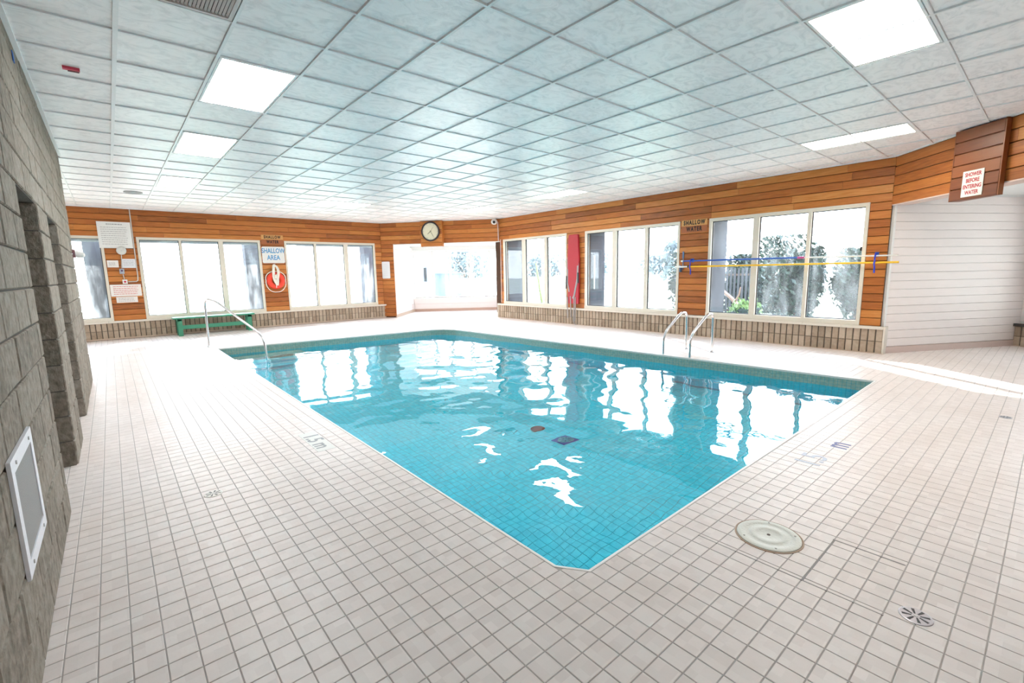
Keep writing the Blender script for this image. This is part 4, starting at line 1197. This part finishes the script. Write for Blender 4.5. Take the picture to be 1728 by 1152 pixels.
# poles on hooks
BLUE = plain('blue_pole', (0.02, 0.10, 0.46), 0.35)
p1 = thing('telescopic_pole', F3.p(3.5, 0.085, 1.60), 'blue and white telescopic pool pole hung across the big window, upper of two', 'pole')
m_ = MB(); m_.tube([F3.p(5.40, 0.085, 1.632), F3.p(3.06, 0.085, 1.627)], 0.0165, 10); part('blue_tube', m_, BLUE, p1, True)
m_ = MB(); m_.tube([F3.p(3.06, 0.085, 1.627), F3.p(1.70, 0.085, 1.616)], 0.0125, 10); part('white_tube', m_, plain('white_pole', (0.72, 0.72, 0.70), 0.35), p1, True)
m_ = MB(); m_.tube([F3.p(3.14, 0.085, 1.627), F3.p(3.03, 0.085, 1.627)], 0.019, 10); part('collar', m_, plain('magenta_collar', (0.5, 0.05, 0.25), 0.4), p1)
m_ = MB(); m_.tube([F3.p(5.43, 0.085, 1.632), F3.p(5.385, 0.085, 1.632)], 0.02, 10); part('end_cap', m_, PAPER, p1)
p2 = thing('reaching_pole', F3.p(3.5, 0.11, 1.50), 'yellow rescue reaching pole hung across the big window, lower of two', 'pole')
m_ = MB(); m_.tube([F3.p(5.25, 0.105, 1.510), F3.p(1.68, 0.105, 1.508)], 0.0165, 10); part('tube', m_, plain('yellow_pole', (0.86, 0.50, 0.015), 0.35, var=0.03), p2, True)
m_ = MB(); m_.tube([F3.p(5.56, 0.105, 1.508), F3.p(5.25, 0.105, 1.510)], 0.0175, 10); part('white_end', m_, PAPER, p2, True)
m_ = MB(); m_.tube([F3.p(5.265, 0.105, 1.510), F3.p(5.235, 0.105, 1.510)], 0.022, 10); part('collar', m_, BLACK, p2)
m_ = MB(); m_.tube([F3.p(5.56, 0.105, 1.508), F3.p(5.68, 0.11, 1.517), F3.p(5.80, 0.12, 1.522)], [0.008, 0.006, 0.003], 8); part('tip_cord', m_, plain('pale_blue_cord', (0.35, 0.62, 0.72), 0.5), p2, True)
for u, lab, g in ((5.205, 'blue strap hook holding both poles beside the stencilled words', 0), (1.992, 'blue strap hook holding both poles at the white wall end', 0)):
    h = thing('pole_hook', F3.p(u, 0.0, 1.335), lab, 'hook')
    m_ = MB(); m_.tube([F3.p(u, -0.005, 1.655), F3.p(u, 0.085, 1.66), F3.p(u - .004, 0.118, 1.64), F3.p(u, 0.112, 1.60), F3.p(u + .006, 0.095, 1.57), F3.p(u - .005, 0.126, 1.545), F3.p(u, 0.132, 1.505), F3.p(u + .004, 0.115, 1.48), F3.p(u, 0.09, 1.44), F3.p(u, 0.085, 1.34)], 0.012, 8)
    part('strap', m_, plain('royal_blue_strap', (0.015, 0.05, 0.55), 0.5), h, True)
    m_ = MB(); m_.fbox(F3, u - 0.025, u + 0.025, 0.0, 0.012, 1.60, 1.68); part('plate', m_, BLUE, h)
bk2 = thing('pole_bracket', F3.p(5.428, 0.0, 1.43), 'upright blue bracket on the boards at the left end of the poles', 'bracket')
m_ = MB(); m_.fbox(F3, 5.412, 5.444, 0.003, 0.02, 1.70, 1.84); part('upper_arm', m_, plain('slate_blue', (0.08, 0.17, 0.32), 0.5), bk2)
m_ = MB(); m_.fbox(F3, 5.422, 5.440, 0.003, 0.012, 1.44, 1.72); part('plate', m_, plain('slate_blue_two', (0.12, 0.22, 0.36), 0.5), bk2)
m_ = MB(); m_.fbox(F3, 5.455, 5.475, 0.003, 0.07, 1.40, 1.50); m_.fbox(F3, 5.455, 5.475, 0.06, 0.075, 1.40, 1.55); part('lower_arm', m_, plain('slate_blue_three', (0.10, 0.2, 0.36), 0.5), bk2)
# window latch on the last pane
la = MB(); la.fbox(F3, 2.20, 2.228, -0.055, 0.01, 1.71, 1.775)
solo('window_latch', la, BLACK, F3.p(2.21, 0, 1.74), 'small black latch on the right edge of the pole window', 'latch')
# shower notice
INKRD = plain('notice_red_print', (0.42, 0.04, 0.06), 0.6)
def shower_print(d):
    out = []
    for k, (s_, z) in enumerate((('SHOWER', 2.570), ('BEFORE', 2.497), ('ENTERING', 2.424), ('WATER', 2.351))):
        out.append(('word', wall_text(FB, s_, 0.066, 0.287, d, z, 1, bold=0.0022, xs=0.74, depth=0.0015), INKRD))
    return out
sign(FB, 0.155, 0.418, 2.304, 2.62, 'cream notice reading SHOWER BEFORE ENTERING WATER on the wooden box', shower_print, plain('notice_cream', (0.72, 0.72, 0.66), 0.5), d=0.0045)

# ================================================================== THINGS ON THE BLOCK WALL
vp = thing('wall_vent', (LX, 2.58, 0.35), 'white framed vent panel with grey mesh low on the block wall', 'vent')
v0, v1, z0, z1 = 2.32, 2.865, 0.385, 0.835
m_ = MB(); bw_ = 0.055
for q in ((v0, v1, z0, z0 + bw_), (v0, v1, z1 - bw_, z1), (v0, v0 + bw_, z0 + bw_, z1 - bw_), (v1 - bw_, v1, z0 + bw_, z1 - bw_)):
    m_.fbox(FL, q[0], q[1], 0.002, 0.014, q[2], q[3])
part('frame', m_, plain('vent_frame_white', (0.72, 0.72, 0.76), 0.4), vp)
m_ = MB(); m_.fbox(FL, v0 + bw_, v1 - bw_, 0.002, 0.010, z0 + bw_, z1 - bw_); part('mesh_panel', m_, plain('vent_mesh_grey', (0.30, 0.29, 0.28), 0.7, bump=0.6, scale=260), vp)
for u in (v0 + 0.10, v1 - 0.10):
    for z in (z0 + 0.028, z1 - 0.028):
        m_ = MB(); m_.lathe(FL.p(u, 0.014, z), [(0.008, 0), (0.007, 0.004)], (1, 0, 0), 10); part('screw', m_, DULLSTEEL, vp)
bt_ = MB(); bt_.fbox(FL, 4.92, 4.98, 0.003, 0.008, 2.99, 3.06); solo('tape_mark', bt_, plain('blue_tape', (0.02, 0.12, 0.45), 0.6), FL.p(4.95, 0, 2.99), 'bit of blue tape high on the block wall under the ceiling', 'tape')
sn = thing('motion_sensor', FL.p(8.9, 0, 1.78), 'small white motion sensor at the far end of the block wall', 'sensor')
m_ = MB(); m_.fbox(FL, 8.86, 8.96, 0.002, 0.03, 1.77, 1.88); part('base', m_, plain('sensor_dark', (0.20, 0.08, 0.09), 0.5), sn)
m_ = MB(); m_.lathe(FL.p(8.92, 0.02, 1.825), [(0.042, 0.0), (0.046, 0.05), (0.036, 0.095), (0.012, 0.11)], (1, 0, -0.25), 16); part('head', m_, PAPER, sn, True)

# ================================================================== POOL FITTINGS
def bend(pts, r=0.1, n=6):
    """round the inner corners of a polyline"""
    P = [Vector(p) for p in pts]; out = [P[0]]
    for a, b, c in zip(P, P[1:], P[2:]):
        d1 = (a - b); d2_ = (c - b); rr2 = min(r, d1.length * 0.48, d2_.length * 0.48)
        s = b + d1.normalized() * rr2; e = b + d2_.normalized() * rr2
        for k in range(n + 1):
            t = k / n; out.append(s * (1 - t) ** 2 + b * 2 * t * (1 - t) + e * t * t)
    out.append(P[-1]); return out
hr = thing('handrail', (1.47, 11.71, 0), 'steel handrail stepping down into the shallow corner of the pool', 'handrail')
dr = Vector((0.418, -0.908, 0))
b0 = Vector((1.47, 11.72, 0))
m_ = MB(); m_.tube(bend([b0, b0 + Vector((0, 0, 1.03)) + dr * 0.02, b0 + Vector((0, 0, 0.985)) + dr * 0.36, b0 + Vector((0, 0, 0.30)) + dr * 1.74, b0 + Vector((0, 0, -0.45)) + dr * 1.80], 0.24, 8), 0.021, 14)
part('tube', m_, STEEL, hr, True)
m_ = MB(); m_.lathe(b0, [(0.05, 0.0), (0.048, 0.008), (0.027, 0.022), (0.024, 0.03)], (0, 0, 1), 20); part('flange', m_, DULLSTEEL, hr, True)
ld = thing('pool_ladder', (7.6, 4.11, 0), 'steel pool ladder with two arched rails at the right side of the pool', 'ladder')
for y in (4.36, 3.87):
    m_ = MB(); m_.tube(bend([(7.955, y, 0), (7.935, y, 0.67), (7.75, y, 0.69), (7.185, y, 0.36), (7.185, y, -0.95)], 0.14, 7), 0.0215, 14); part('rail', m_, STEEL, ld, True)
    m_ = MB(); m_.lathe((7.955, y, 0), [(0.048, 0), (0.046, 0.008), (0.027, 0.02), (0.024, 0.028)], (0, 0, 1), 20); part('flange', m_, DULLSTEEL, ld, True)
for z in (-0.19, -0.46, -0.73):
    m_ = MB(); m_.box(7.14, 7.235, 3.89, 4.34, z - 0.012, z + 0.012); part('tread', m_, STEEL, ld)
# skimmer lid
lid = thing('skimmer_lid', (2.60, 0.90, 0), 'round cream skimmer cover set in the deck tiles', 'lid')
m_ = MB(); m_.lathe((2.60, 0.90, -0.003), [(0.168, 0), (0.168, 0.006), (0.162, 0.008), (0.158, 0.004)], (0, 0, 1), 48); part('rim', m_, plain('rusty_rim', (0.42, 0.30, 0.22), 0.6), lid, True)
m_ = MB(); m_.lathe((2.60, 0.90, -0.002), [(0.157, 0), (0.157, 0.008), (0.152, 0.0105), (0.12, 0.0105), (0.118, 0.009), (0.09, 0.009), (0.088, 0.0105), (0.06, 0.0105), (0.058, 0.009), (0.01, 0.009)], (0, 0, 1), 48)
part('cover', m_, plain('cream_cover', (0.64, 0.63, 0.57), 0.45, bump=0.25, scale=90), lid, True)
for a in (20, 140, 215, 310):
    m_ = MB(); m_.disc((2.60 + 0.135 * math.cos(rad(a)), 0.90 + 0.135 * math.sin(rad(a))), 0.0055, 0.008, 0.0092, 10); part('screw', m_, plain('lid_screw', (0.25, 0.23, 0.2), 0.5), lid)
m_ = MB(); m_.disc((2.60, 0.90), 0.009, 0.006, 0.0085, 12); part('finger_hole', m_, plain('lid_hole', (0.10, 0.07, 0.05), 0.6), lid)
def drain(x, y, r, label, mat):
    t = thing('floor_drain', (x, y, 0), label, 'drain')
    m_ = MB(); m_.lathe((x, y, -0.003), [(r, 0), (r, 0.0055), (r * 0.94, 0.0065), (0.003, 0.0065)], (0, 0, 1), 32); part('plate', m_, mat, t)
    s_ = MB()
    for k in range(8):
        a = rad(22.5 + 45 * k); u_ = Vector((math.cos(a), math.sin(a), 0)); v_ = Vector((-u_.y, u_.x, 0)); c0 = Vector((x, y, 0.0037))
        w0, w1 = r * 0.05, r * 0.10
        q = [c0 + u_ * r * 0.25 - v_ * w0, c0 + u_ * r * 0.25 + v_ * w0, c0 + u_ * r * 0.82 + v_ * w1, c0 + u_ * r * 0.82 - v_ * w1]
        s_.add([tuple(p) for p in q] + [(p.x, p.y, 0.0042) for p in q], [(0, 1, 2, 3), (4, 5, 6, 7), (0, 1, 5, 4), (1, 2, 6, 5), (2, 3, 7, 6), (3, 0, 4, 7)])
    part('slots', s_, BLACK, t)
    m_ = MB(); m_.disc((x, y), r * 0.12, 0.0035, 0.0046, 12); part('screw', m_, DULLSTEEL, t)
drain(2.417, 0.25, 0.057, 'round metal floor drain with star slots, nearest of the deck drains', plain('drain_metal', (0.50, 0.47, 0.50), 0.35, 0.6))
drain(0.38, 3.62, 0.055, 'round pale floor drain beside the block wall side of the pool', plain('drain_pale', (0.70, 0.67, 0.62), 0.4))
drain(6.372, 0.20, 0.045, 'small dark floor drain in the deck by the sun streaks', plain('drain_grey', (0.42, 0.42, 0.46), 0.4, 0.4))
# main drain and hydrostatic plug on the bottom
md = thing('main_drain', (4.05, 3.78, -1.374), 'square blue main drain cover on the pool bottom', 'drain')
m_ = MB(); m_.box(3.92, 4.18, 3.65, 3.91, -1.376, -1.368); part('frame', m_, plain('drain_blue', (0.006, 0.085, 0.35), 0.4), md)
m_ = MB(); m_.lathe((4.05, 3.78, -1.368), [(0.10, 0), (0.10, 0.012), (0.08, 0.018), (0.03, 0.016)], (0, 0, 1), 28); part('grate', m_, plain('drain_teal', (0.04, 0.30, 0.38), 0.4), md, True)
for k in range(8):
    a = rad(45 * k); m_ = MB(); u_ = Vector((math.cos(a), math.sin(a), 0)); v_ = Vector((-u_.y, u_.x, 0)) * 0.006; c0 = Vector((4.05, 3.78, -1.349))
    q = [c0 + u_ * 0.03 - v_, c0 + u_ * 0.03 + v_, c0 + u_ * 0.085 + v_, c0 + u_ * 0.085 - v_]
    m_.add([tuple(p) for p in q] + [(p.x, p.y, p.z - 0.006) for p in q], [(0, 1, 2, 3), (4, 5, 6, 7), (0, 1, 5, 4), (1, 2, 6, 5), (2, 3, 7, 6), (3, 0, 4, 7)]); part('slot', m_, plain('drain_slot', (0.01, 0.12, 0.2), 0.5), md)
m_ = MB(); m_.lathe((4.06, 4.27, -1.376), [(0.085, 0), (0.085, 0.012), (0.06, 0.03), (0.01, 0.034)], (0, 0, 1), 24)
solo('bottom_plug', m_, plain('plug_brown', (0.16, 0.06, 0.06), 0.5), (4.06, 4.27, -1.376), 'round brown plug on the pool bottom next to the blue drain', 'plug', smooth=True)
# depth markers in the deck
dm = thing('depth_marker', (1.24, 4.18, 0), 'white tile depth marker reading 1.5 m on the left deck', 'depth marker')
m_ = MB(); m_.box(1.172, 1.320, 3.90, 4.46, -0.003, 0.0012); part('tile', m_, plain('marker_white', (0.68, 0.67, 0.63), 0.35), dm)
part('figures', text_mb('1.5 m', 0.185, (1.245, 4.18, 0.0012), (0, -1, 0), (1, 0, 0), 0.0008, bold=0.003, xs=1.0), plain('marker_grey', (0.30, 0.31, 0.32), 0.5), dm)
dn = thing('deck_marking', (4.1, 1.08, 0), 'blue dotted 1.5 m depth marking at the near right pool edge', 'depth marker')
part('figures', text_mb('1.5', 0.24, (3.93, 1.09, 0.0002), (1, 0, 0), (0, 1, 0), 0.0010, bold=0.002, xs=0.95), plain('marker_faint_blue', (0.46, 0.48, 0.56), 0.5), dn)
part('unit', text_mb('m', 0.24, (4.42, 1.05, 0.0002), (1, 0, 0), (0, 1, 0), 0.0010, bold=0.002, xs=0.9), plain('marker_navy', (0.10, 0.12, 0.30), 0.5), dn)

# ================================================================== OUTSIDE
def grass_mat():
    m, nt, b = new_mat('lawn'); b.inputs['Roughness'].default_value = 0.9
    ge = N(nt, 'ShaderNodeNewGeometry'); no = N(nt, 'ShaderNodeTexNoise', Scale=0.35, Detail=8.0)
    nt.links.new(ge.outputs['Position'], no.inputs['Vector'])
    rp = N(nt, 'ShaderNodeValToRGB'); rp.color_ramp.elements[0].position = 0.38; rp.color_ramp.elements[0].color = (0.10, 0.16, 0.05, 1)
    rp.color_ramp.elements[1].position = 0.62; rp.color_ramp.elements[1].color = (0.50, 0.48, 0.42, 1)
    nt.links.new(no.outputs[0], rp.inputs[0]); nt.links.new(rp.outputs[0], b.inputs['Base Color'])
    return m
g_ = MB(); g_.add([(-60, 15.2, -0.16), (9.9, 15.2, -0.16), (9.9, -40, -0.16), (120, -40, -0.16), (120, 140, -0.16), (-60, 140, -0.16)], [(0, 1, 2, 3, 4, 5)])
ground = struct('ground', g_, grass_mat(), fix=False)
for p in ground.data.polygons:
    if p.normal.z < 0: p.flip()
PIER = ramp_mat('outside_brick_pier', [(0.0, (0.03, 0.028, 0.035)), (1.0, (0.065, 0.06, 0.075))], 0.8, 8.0, rand=False)  # brick colour darkened to stand in for the shade outside
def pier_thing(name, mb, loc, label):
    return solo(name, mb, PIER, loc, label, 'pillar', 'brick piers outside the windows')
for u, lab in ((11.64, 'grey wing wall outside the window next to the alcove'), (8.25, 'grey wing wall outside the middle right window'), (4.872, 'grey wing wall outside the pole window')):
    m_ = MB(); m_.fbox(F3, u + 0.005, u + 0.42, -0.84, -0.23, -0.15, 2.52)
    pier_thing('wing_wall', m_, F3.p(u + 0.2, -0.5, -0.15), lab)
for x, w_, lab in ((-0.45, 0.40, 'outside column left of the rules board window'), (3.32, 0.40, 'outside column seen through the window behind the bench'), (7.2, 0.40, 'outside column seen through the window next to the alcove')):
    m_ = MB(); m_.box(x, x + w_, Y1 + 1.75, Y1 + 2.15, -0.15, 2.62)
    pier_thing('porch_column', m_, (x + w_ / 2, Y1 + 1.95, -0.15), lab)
m_ = MB(); m_.fbox(F1, -4, 7.4, -1.15, -0.22, 2.56, 2.66); m_.fbox(F1, -4, 7.4, -1.15, -1.05, 2.42, 2.56)
struct('roof_overhang', m_, plain('overhang_grey', (0.30, 0.32, 0.36), 0.7))
m_ = MB(); m_.fbox(F3, 1.4, 12.4, -0.9, -0.22, 2.53, 2.63); struct('roof_overhang_right', m_, plain('overhang_dark', (0.18, 0.18, 0.22), 0.7))

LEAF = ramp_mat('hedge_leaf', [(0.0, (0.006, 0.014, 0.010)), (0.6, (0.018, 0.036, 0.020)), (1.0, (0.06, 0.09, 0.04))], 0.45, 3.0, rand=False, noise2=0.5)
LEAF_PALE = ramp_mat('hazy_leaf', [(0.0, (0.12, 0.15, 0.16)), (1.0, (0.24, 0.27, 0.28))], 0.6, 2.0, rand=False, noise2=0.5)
BARK = plain('bark', (0.16, 0.10, 0.07), 0.9, bump=0.6)
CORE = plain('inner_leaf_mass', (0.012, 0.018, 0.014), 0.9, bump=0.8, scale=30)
def shrub(name, loc, rx, ry, h, n, label, cat, mat=LEAF, leaf=0.07, seed=1, base=0.0, trunk=0.03, core=True):
    r = random.Random(seed); t = thing(name, loc, label, cat, 'shrubs and trees outside the windows')
    lf = MB()
    lumps = [(r.uniform(-.55, .55) * rx, r.uniform(-.55, .55) * ry, base + (h - base) * r.uniform(0.3, 0.72), r.uniform(0.3, 0.5)) for _ in range(9)] + [(0, 0, base + (h - base) * .5, 0.62)]
    for _ in range(n):
        lx, ly, lz, lr = r.choice(lumps)
        a, b = r.uniform(0, 2 * math.pi), math.acos(r.uniform(-1, 1)); q = r.uniform(0.6, 1.05)
        p = Vector((lx + rx * lr * q * math.sin(b) * math.cos(a), ly + ry * lr * q * math.sin(b) * math.sin(a), max(0.03, lz + (h - base) * 0.42 * q * math.cos(b) * (0.8 + lr * .4))))
        p.z = min(p.z, h)
        nrm = Vector((r.uniform(-1, 1), r.uniform(-1, 1), r.uniform(-.3, 1))).normalized(); u = nrm.orthogonal().normalized() * leaf * r.uniform(.6, 1.3); v = nrm.cross(u) * 0.55
        o = p + Vector(loc)
        lf.add([o - u, o + v * .8, o + u, o - v * .8], [(0, 1, 2, 3)])
    tag(part('foliage', lf, mat, t, fix=False), kind='stuff')
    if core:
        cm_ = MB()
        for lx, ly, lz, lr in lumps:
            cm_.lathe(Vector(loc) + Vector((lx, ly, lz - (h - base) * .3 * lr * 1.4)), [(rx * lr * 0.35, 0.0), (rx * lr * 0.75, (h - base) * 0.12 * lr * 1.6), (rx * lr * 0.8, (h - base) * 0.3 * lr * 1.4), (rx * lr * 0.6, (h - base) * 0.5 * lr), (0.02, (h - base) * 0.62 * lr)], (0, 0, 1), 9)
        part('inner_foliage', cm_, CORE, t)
    st = MB()
    for k in range(4):
        a = r.uniform(0, 6.28); lx, ly, lz, _ = lumps[k]
        st.tube([Vector(loc) + Vector((0.05 * math.cos(a), 0.05 * math.sin(a), 0)), Vector(loc) + Vector((lx * .4, ly * .4, lz * .5)), Vector(loc) + Vector((lx, ly, lz))], [trunk, trunk * .7, trunk * .35], 6)
    part('stems', st, BARK, t)
    return t
GZ = -0.16
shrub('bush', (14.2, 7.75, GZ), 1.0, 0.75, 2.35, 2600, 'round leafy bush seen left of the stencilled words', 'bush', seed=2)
hl = [(15.2, 6.5, 0.8, 0.75, 2.0, 'dark hedge bush behind the left pane of the pole window'),
      (15.4, 4.95, 0.9, 0.72, 2.15, 'dark hedge bush behind the middle pane of the pole window'),
      (15.2, 3.45, 0.9, 0.72, 2.05, 'dark hedge bush behind the right pane of the pole window'),
      (15.5, 1.95, 0.9, 0.72, 2.2, 'dark hedge bush at the right edge of the pole window'),
      (18.2, 6.2, 1.2, 1.4, 2.7, 'taller hedge bush standing behind the picket screen')]
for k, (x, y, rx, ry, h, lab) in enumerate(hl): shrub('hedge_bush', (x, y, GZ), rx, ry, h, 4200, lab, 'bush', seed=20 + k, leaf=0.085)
# low plant and fallen branch by the left pane
shrub('low_plant', (12.3, 5.25, GZ), 0.5, 0.45, 0.85, 900, 'low leafy plant with pale leaves under the pole window', 'plant', seed=40, leaf=0.06, mat=ramp_mat('bright_leaf', [(0.0, (0.05, 0.12, 0.03)), (1.0, (0.30, 0.42, 0.12))], 0.5, 3.0, rand=False, noise2=0.5))
m_ = MB(); m_.tube([(13.0, 6.20, 1.02), (12.9, 6.02, 0.82), (12.95, 5.80, 0.62), (12.9, 5.60, 0.40), (12.85, 5.5, -0.16)], [0.03, 0.045, 0.05, 0.055, 0.06], 8); m_.tube([(12.95, 5.72, 0.55), (12.9, 5.6, 0.75), (12.85, 5.55, 0.95)], [0.03, 0.02, 0.012], 6)
solo('leaning_branch', m_, plain('branch_brown', (0.34, 0.20, 0.15), 0.9, bump=0.5), (12.85, 5.5, GZ), 'bare brown branch leaning outside the left pane of the pole window', 'branch', smooth=True)
# picket screen
pk = thing('picket_screen', (13.8, 6.6, GZ), 'dark picket screen among the hedge outside the pole window', 'fence')
pkm = MB(); pkm.box(-0.012, 0.012, -0.028, 0.028, 0, 1.62); pk_me = mesh_of('picket', pkm, plain('picket_dark', (0.07, 0.065, 0.07), 0.8))
for k in range(13):
    o = link('picket', pk_me, pk); o.location = (0.0, -0.9 + k * 0.11, 0.0)
for z in (0.35, 1.4):
    m_ = MB(); m_.box(13.81, 13.85, 5.65, 7.08, GZ + z, GZ + z + 0.06); part('rail', m_, BARK, pk)
# fence across the lawn
fn = thing('lawn_fence', (25, 17, GZ), 'long pale fence across the lawn beyond the middle right window', 'fence')
FW = plain('fence_pale', (0.50, 0.50, 0.52), 0.8)
fdir = Vector((0.82, -0.57, 0)).normalized()
for k in range(-6, 9):
    p = Vector((26, 17.5, GZ)) + fdir * (k * 2.0)
    m_ = MB(); m_.box(p.x - .05, p.x + .05, p.y - .05, p.y + .05, GZ, 1.30); part('post', m_, FW, fn)
for k in range(-6, 8):
    a = Vector((26, 17.5, 0)) + fdir * (k * 2.0 + 0.05); b = a + fdir * 1.9
    for z in (0.25, 0.48, 0.71, 0.94):
        m_ = MB(); w3 = Vector((-fdir.y, fdir.x, 0)) * 0.012
        vs = [a - w3, b - w3, b + w3, a + w3]
        m_.add([(p.x, p.y, z) for p in vs] + [(p.x, p.y, z + 0.2) for p in vs], [(0, 1, 2, 3), (4, 5, 6, 7), (0, 1, 5, 4), (1, 2, 6, 5), (2, 3, 7, 6), (3, 0, 4, 7)]); part('slat', m_, FW, fn)
# distant hazy trees
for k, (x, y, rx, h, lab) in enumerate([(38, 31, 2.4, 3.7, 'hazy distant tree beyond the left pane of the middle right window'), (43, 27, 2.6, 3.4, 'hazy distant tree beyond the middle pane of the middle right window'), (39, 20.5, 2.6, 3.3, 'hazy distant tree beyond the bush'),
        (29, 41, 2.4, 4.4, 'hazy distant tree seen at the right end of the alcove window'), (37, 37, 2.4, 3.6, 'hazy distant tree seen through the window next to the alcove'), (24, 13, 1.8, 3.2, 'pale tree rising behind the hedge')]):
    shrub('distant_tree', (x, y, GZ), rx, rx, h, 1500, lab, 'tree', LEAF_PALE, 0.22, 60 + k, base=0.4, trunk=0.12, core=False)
# bare branches crossing the sky in the pole window
bt2 = thing('bare_tree', (17.9, 1.0, GZ), 'bare tree with thin branches crossing the top of the pole window', 'tree')
m_ = MB(); rt = random.Random(5)
m_.tube([(17.9, 1.0, GZ), (17.8, 1.2, 1.5), (17.6, 1.6, 3.2), (17.4, 2.0, 5.2)], [0.12, 0.1, 0.07, 0.04], 8); part('trunk', m_, BARK, bt2, True)
m_ = MB()
for k in range(16):
    s = Vector((17.65, 1.3 + 0.04 * k, 2.4 + k * 0.17)); e = s + Vector((rt.uniform(-.8, .6), rt.uniform(0.8, 2.8), rt.uniform(-.3, .9)))
    mid = (s + e) / 2 + Vector((rt.uniform(-.2, .2), rt.uniform(-.2, .2), rt.uniform(-.1, .25)))
    m_.tube([s, mid, e], [0.028, 0.018, 0.006], 5)
    m_.tube([mid, mid + Vector((rt.uniform(-.3, .3), rt.uniform(.2, .9), rt.uniform(-.2, .6)))], [0.012, 0.004], 5)
part('branches', m_, BARK, bt2)
# pale house and shed far behind the alcove window
hs = thing('distant_house', (20, 32, GZ), 'hazy grey house seen through the left panes of the alcove window', 'house')
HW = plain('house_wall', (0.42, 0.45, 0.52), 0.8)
m_ = MB(); m_.box(15.6, 17.9, 30, 34, GZ, 3.2); part('wall', m_, HW, hs)
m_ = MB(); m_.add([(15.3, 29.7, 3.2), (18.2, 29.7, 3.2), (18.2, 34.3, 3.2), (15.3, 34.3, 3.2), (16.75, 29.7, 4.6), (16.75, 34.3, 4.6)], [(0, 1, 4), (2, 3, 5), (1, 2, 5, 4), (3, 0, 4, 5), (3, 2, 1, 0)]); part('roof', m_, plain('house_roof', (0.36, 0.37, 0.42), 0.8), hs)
for x in (16.0, 17.0):
    m_ = MB(); m_.box(x, x + 0.55, 29.95, 30.02, 0.9, 2.1); part('window', m_, plain('house_window', (0.16, 0.2, 0.28), 0.3), hs)
m_ = MB(); m_.box(17.3, 17.75, 29.95, 30.02, GZ, 1.9); part('door', m_, plain('house_door', (0.26, 0.3, 0.38), 0.5), hs)
sh = thing('garden_shed', (19.0, 29.4, GZ), 'low blue-grey shed seen through the second pane of the alcove window', 'shed')
m_ = MB(); m_.box(18.35, 19.75, 28.8, 30.2, GZ, 1.45); part('wall', m_, plain('shed_blue', (0.12, 0.16, 0.26), 0.7), sh)
m_ = MB(); m_.box(18.25, 19.85, 28.7, 30.3, 1.45, 1.53); part('roof', m_, plain('shed_roof', (0.2, 0.24, 0.34), 0.7), sh)
m_ = MB(); m_.box(18.8, 19.3, 28.78, 28.81, GZ, 1.3); part('door', m_, plain('shed_door', (0.18, 0.22, 0.33), 0.7), sh)

m_ = MB(); m_.tube([(10.0, 8.225, 0.97), (10.0, 8.225, 1.86)], 0.02, 8)
solo('downpipe', m_, WHITE, (10.0, 8.225, 0.97), 'short white pipe on the grey wing wall outside the middle right window', 'pipe', smooth=True)
a_, b_ = (11.35, 11.50, -0.16), (11.15, 11.72, 1.75)
m_ = MB(); m_.tube([a_, (11.22, 11.60, 0.8), b_], [0.05, 0.04, 0.025], 8)
solo('leaning_pole', m_, plain('pale_green_pole', (0.25, 0.30, 0.08), 0.6), a_, 'pale green pole leaning outside the window next to the alcove', 'pole', smooth=True)
# light portals at the glazing help the daylight find its way in
def portal(fr, u0, u1, z0, z1, d):
    l = bpy.data.lights.new('daylight_portal', 'AREA'); l.shape = 'RECTANGLE'; l.size = u1 - u0; l.size_y = z1 - z0
    o = bpy.data.objects.new('daylight_portal', l); COL.objects.link(o)
    l.cycles.is_portal = True
    o.location = fr.p((u0 + u1) / 2, d, (z0 + z1) / 2)
    o.rotation_euler = fr.n.to_3d().to_track_quat('-Z', 'Z').to_euler()
    return o
for w_ in W1WIN: portal(F1, w_[0], w_[1], WZ0, WZ1, -0.14)
for w_ in W3WIN: portal(F3, w_[0], w_[1], WZ0, WZ1, -0.14)
portal(FRB, 0.42, 3.2, 0.5, 2.34, -0.2)
portal(FA, 0.0, 3.36, 0.52, 2.34, -0.2)
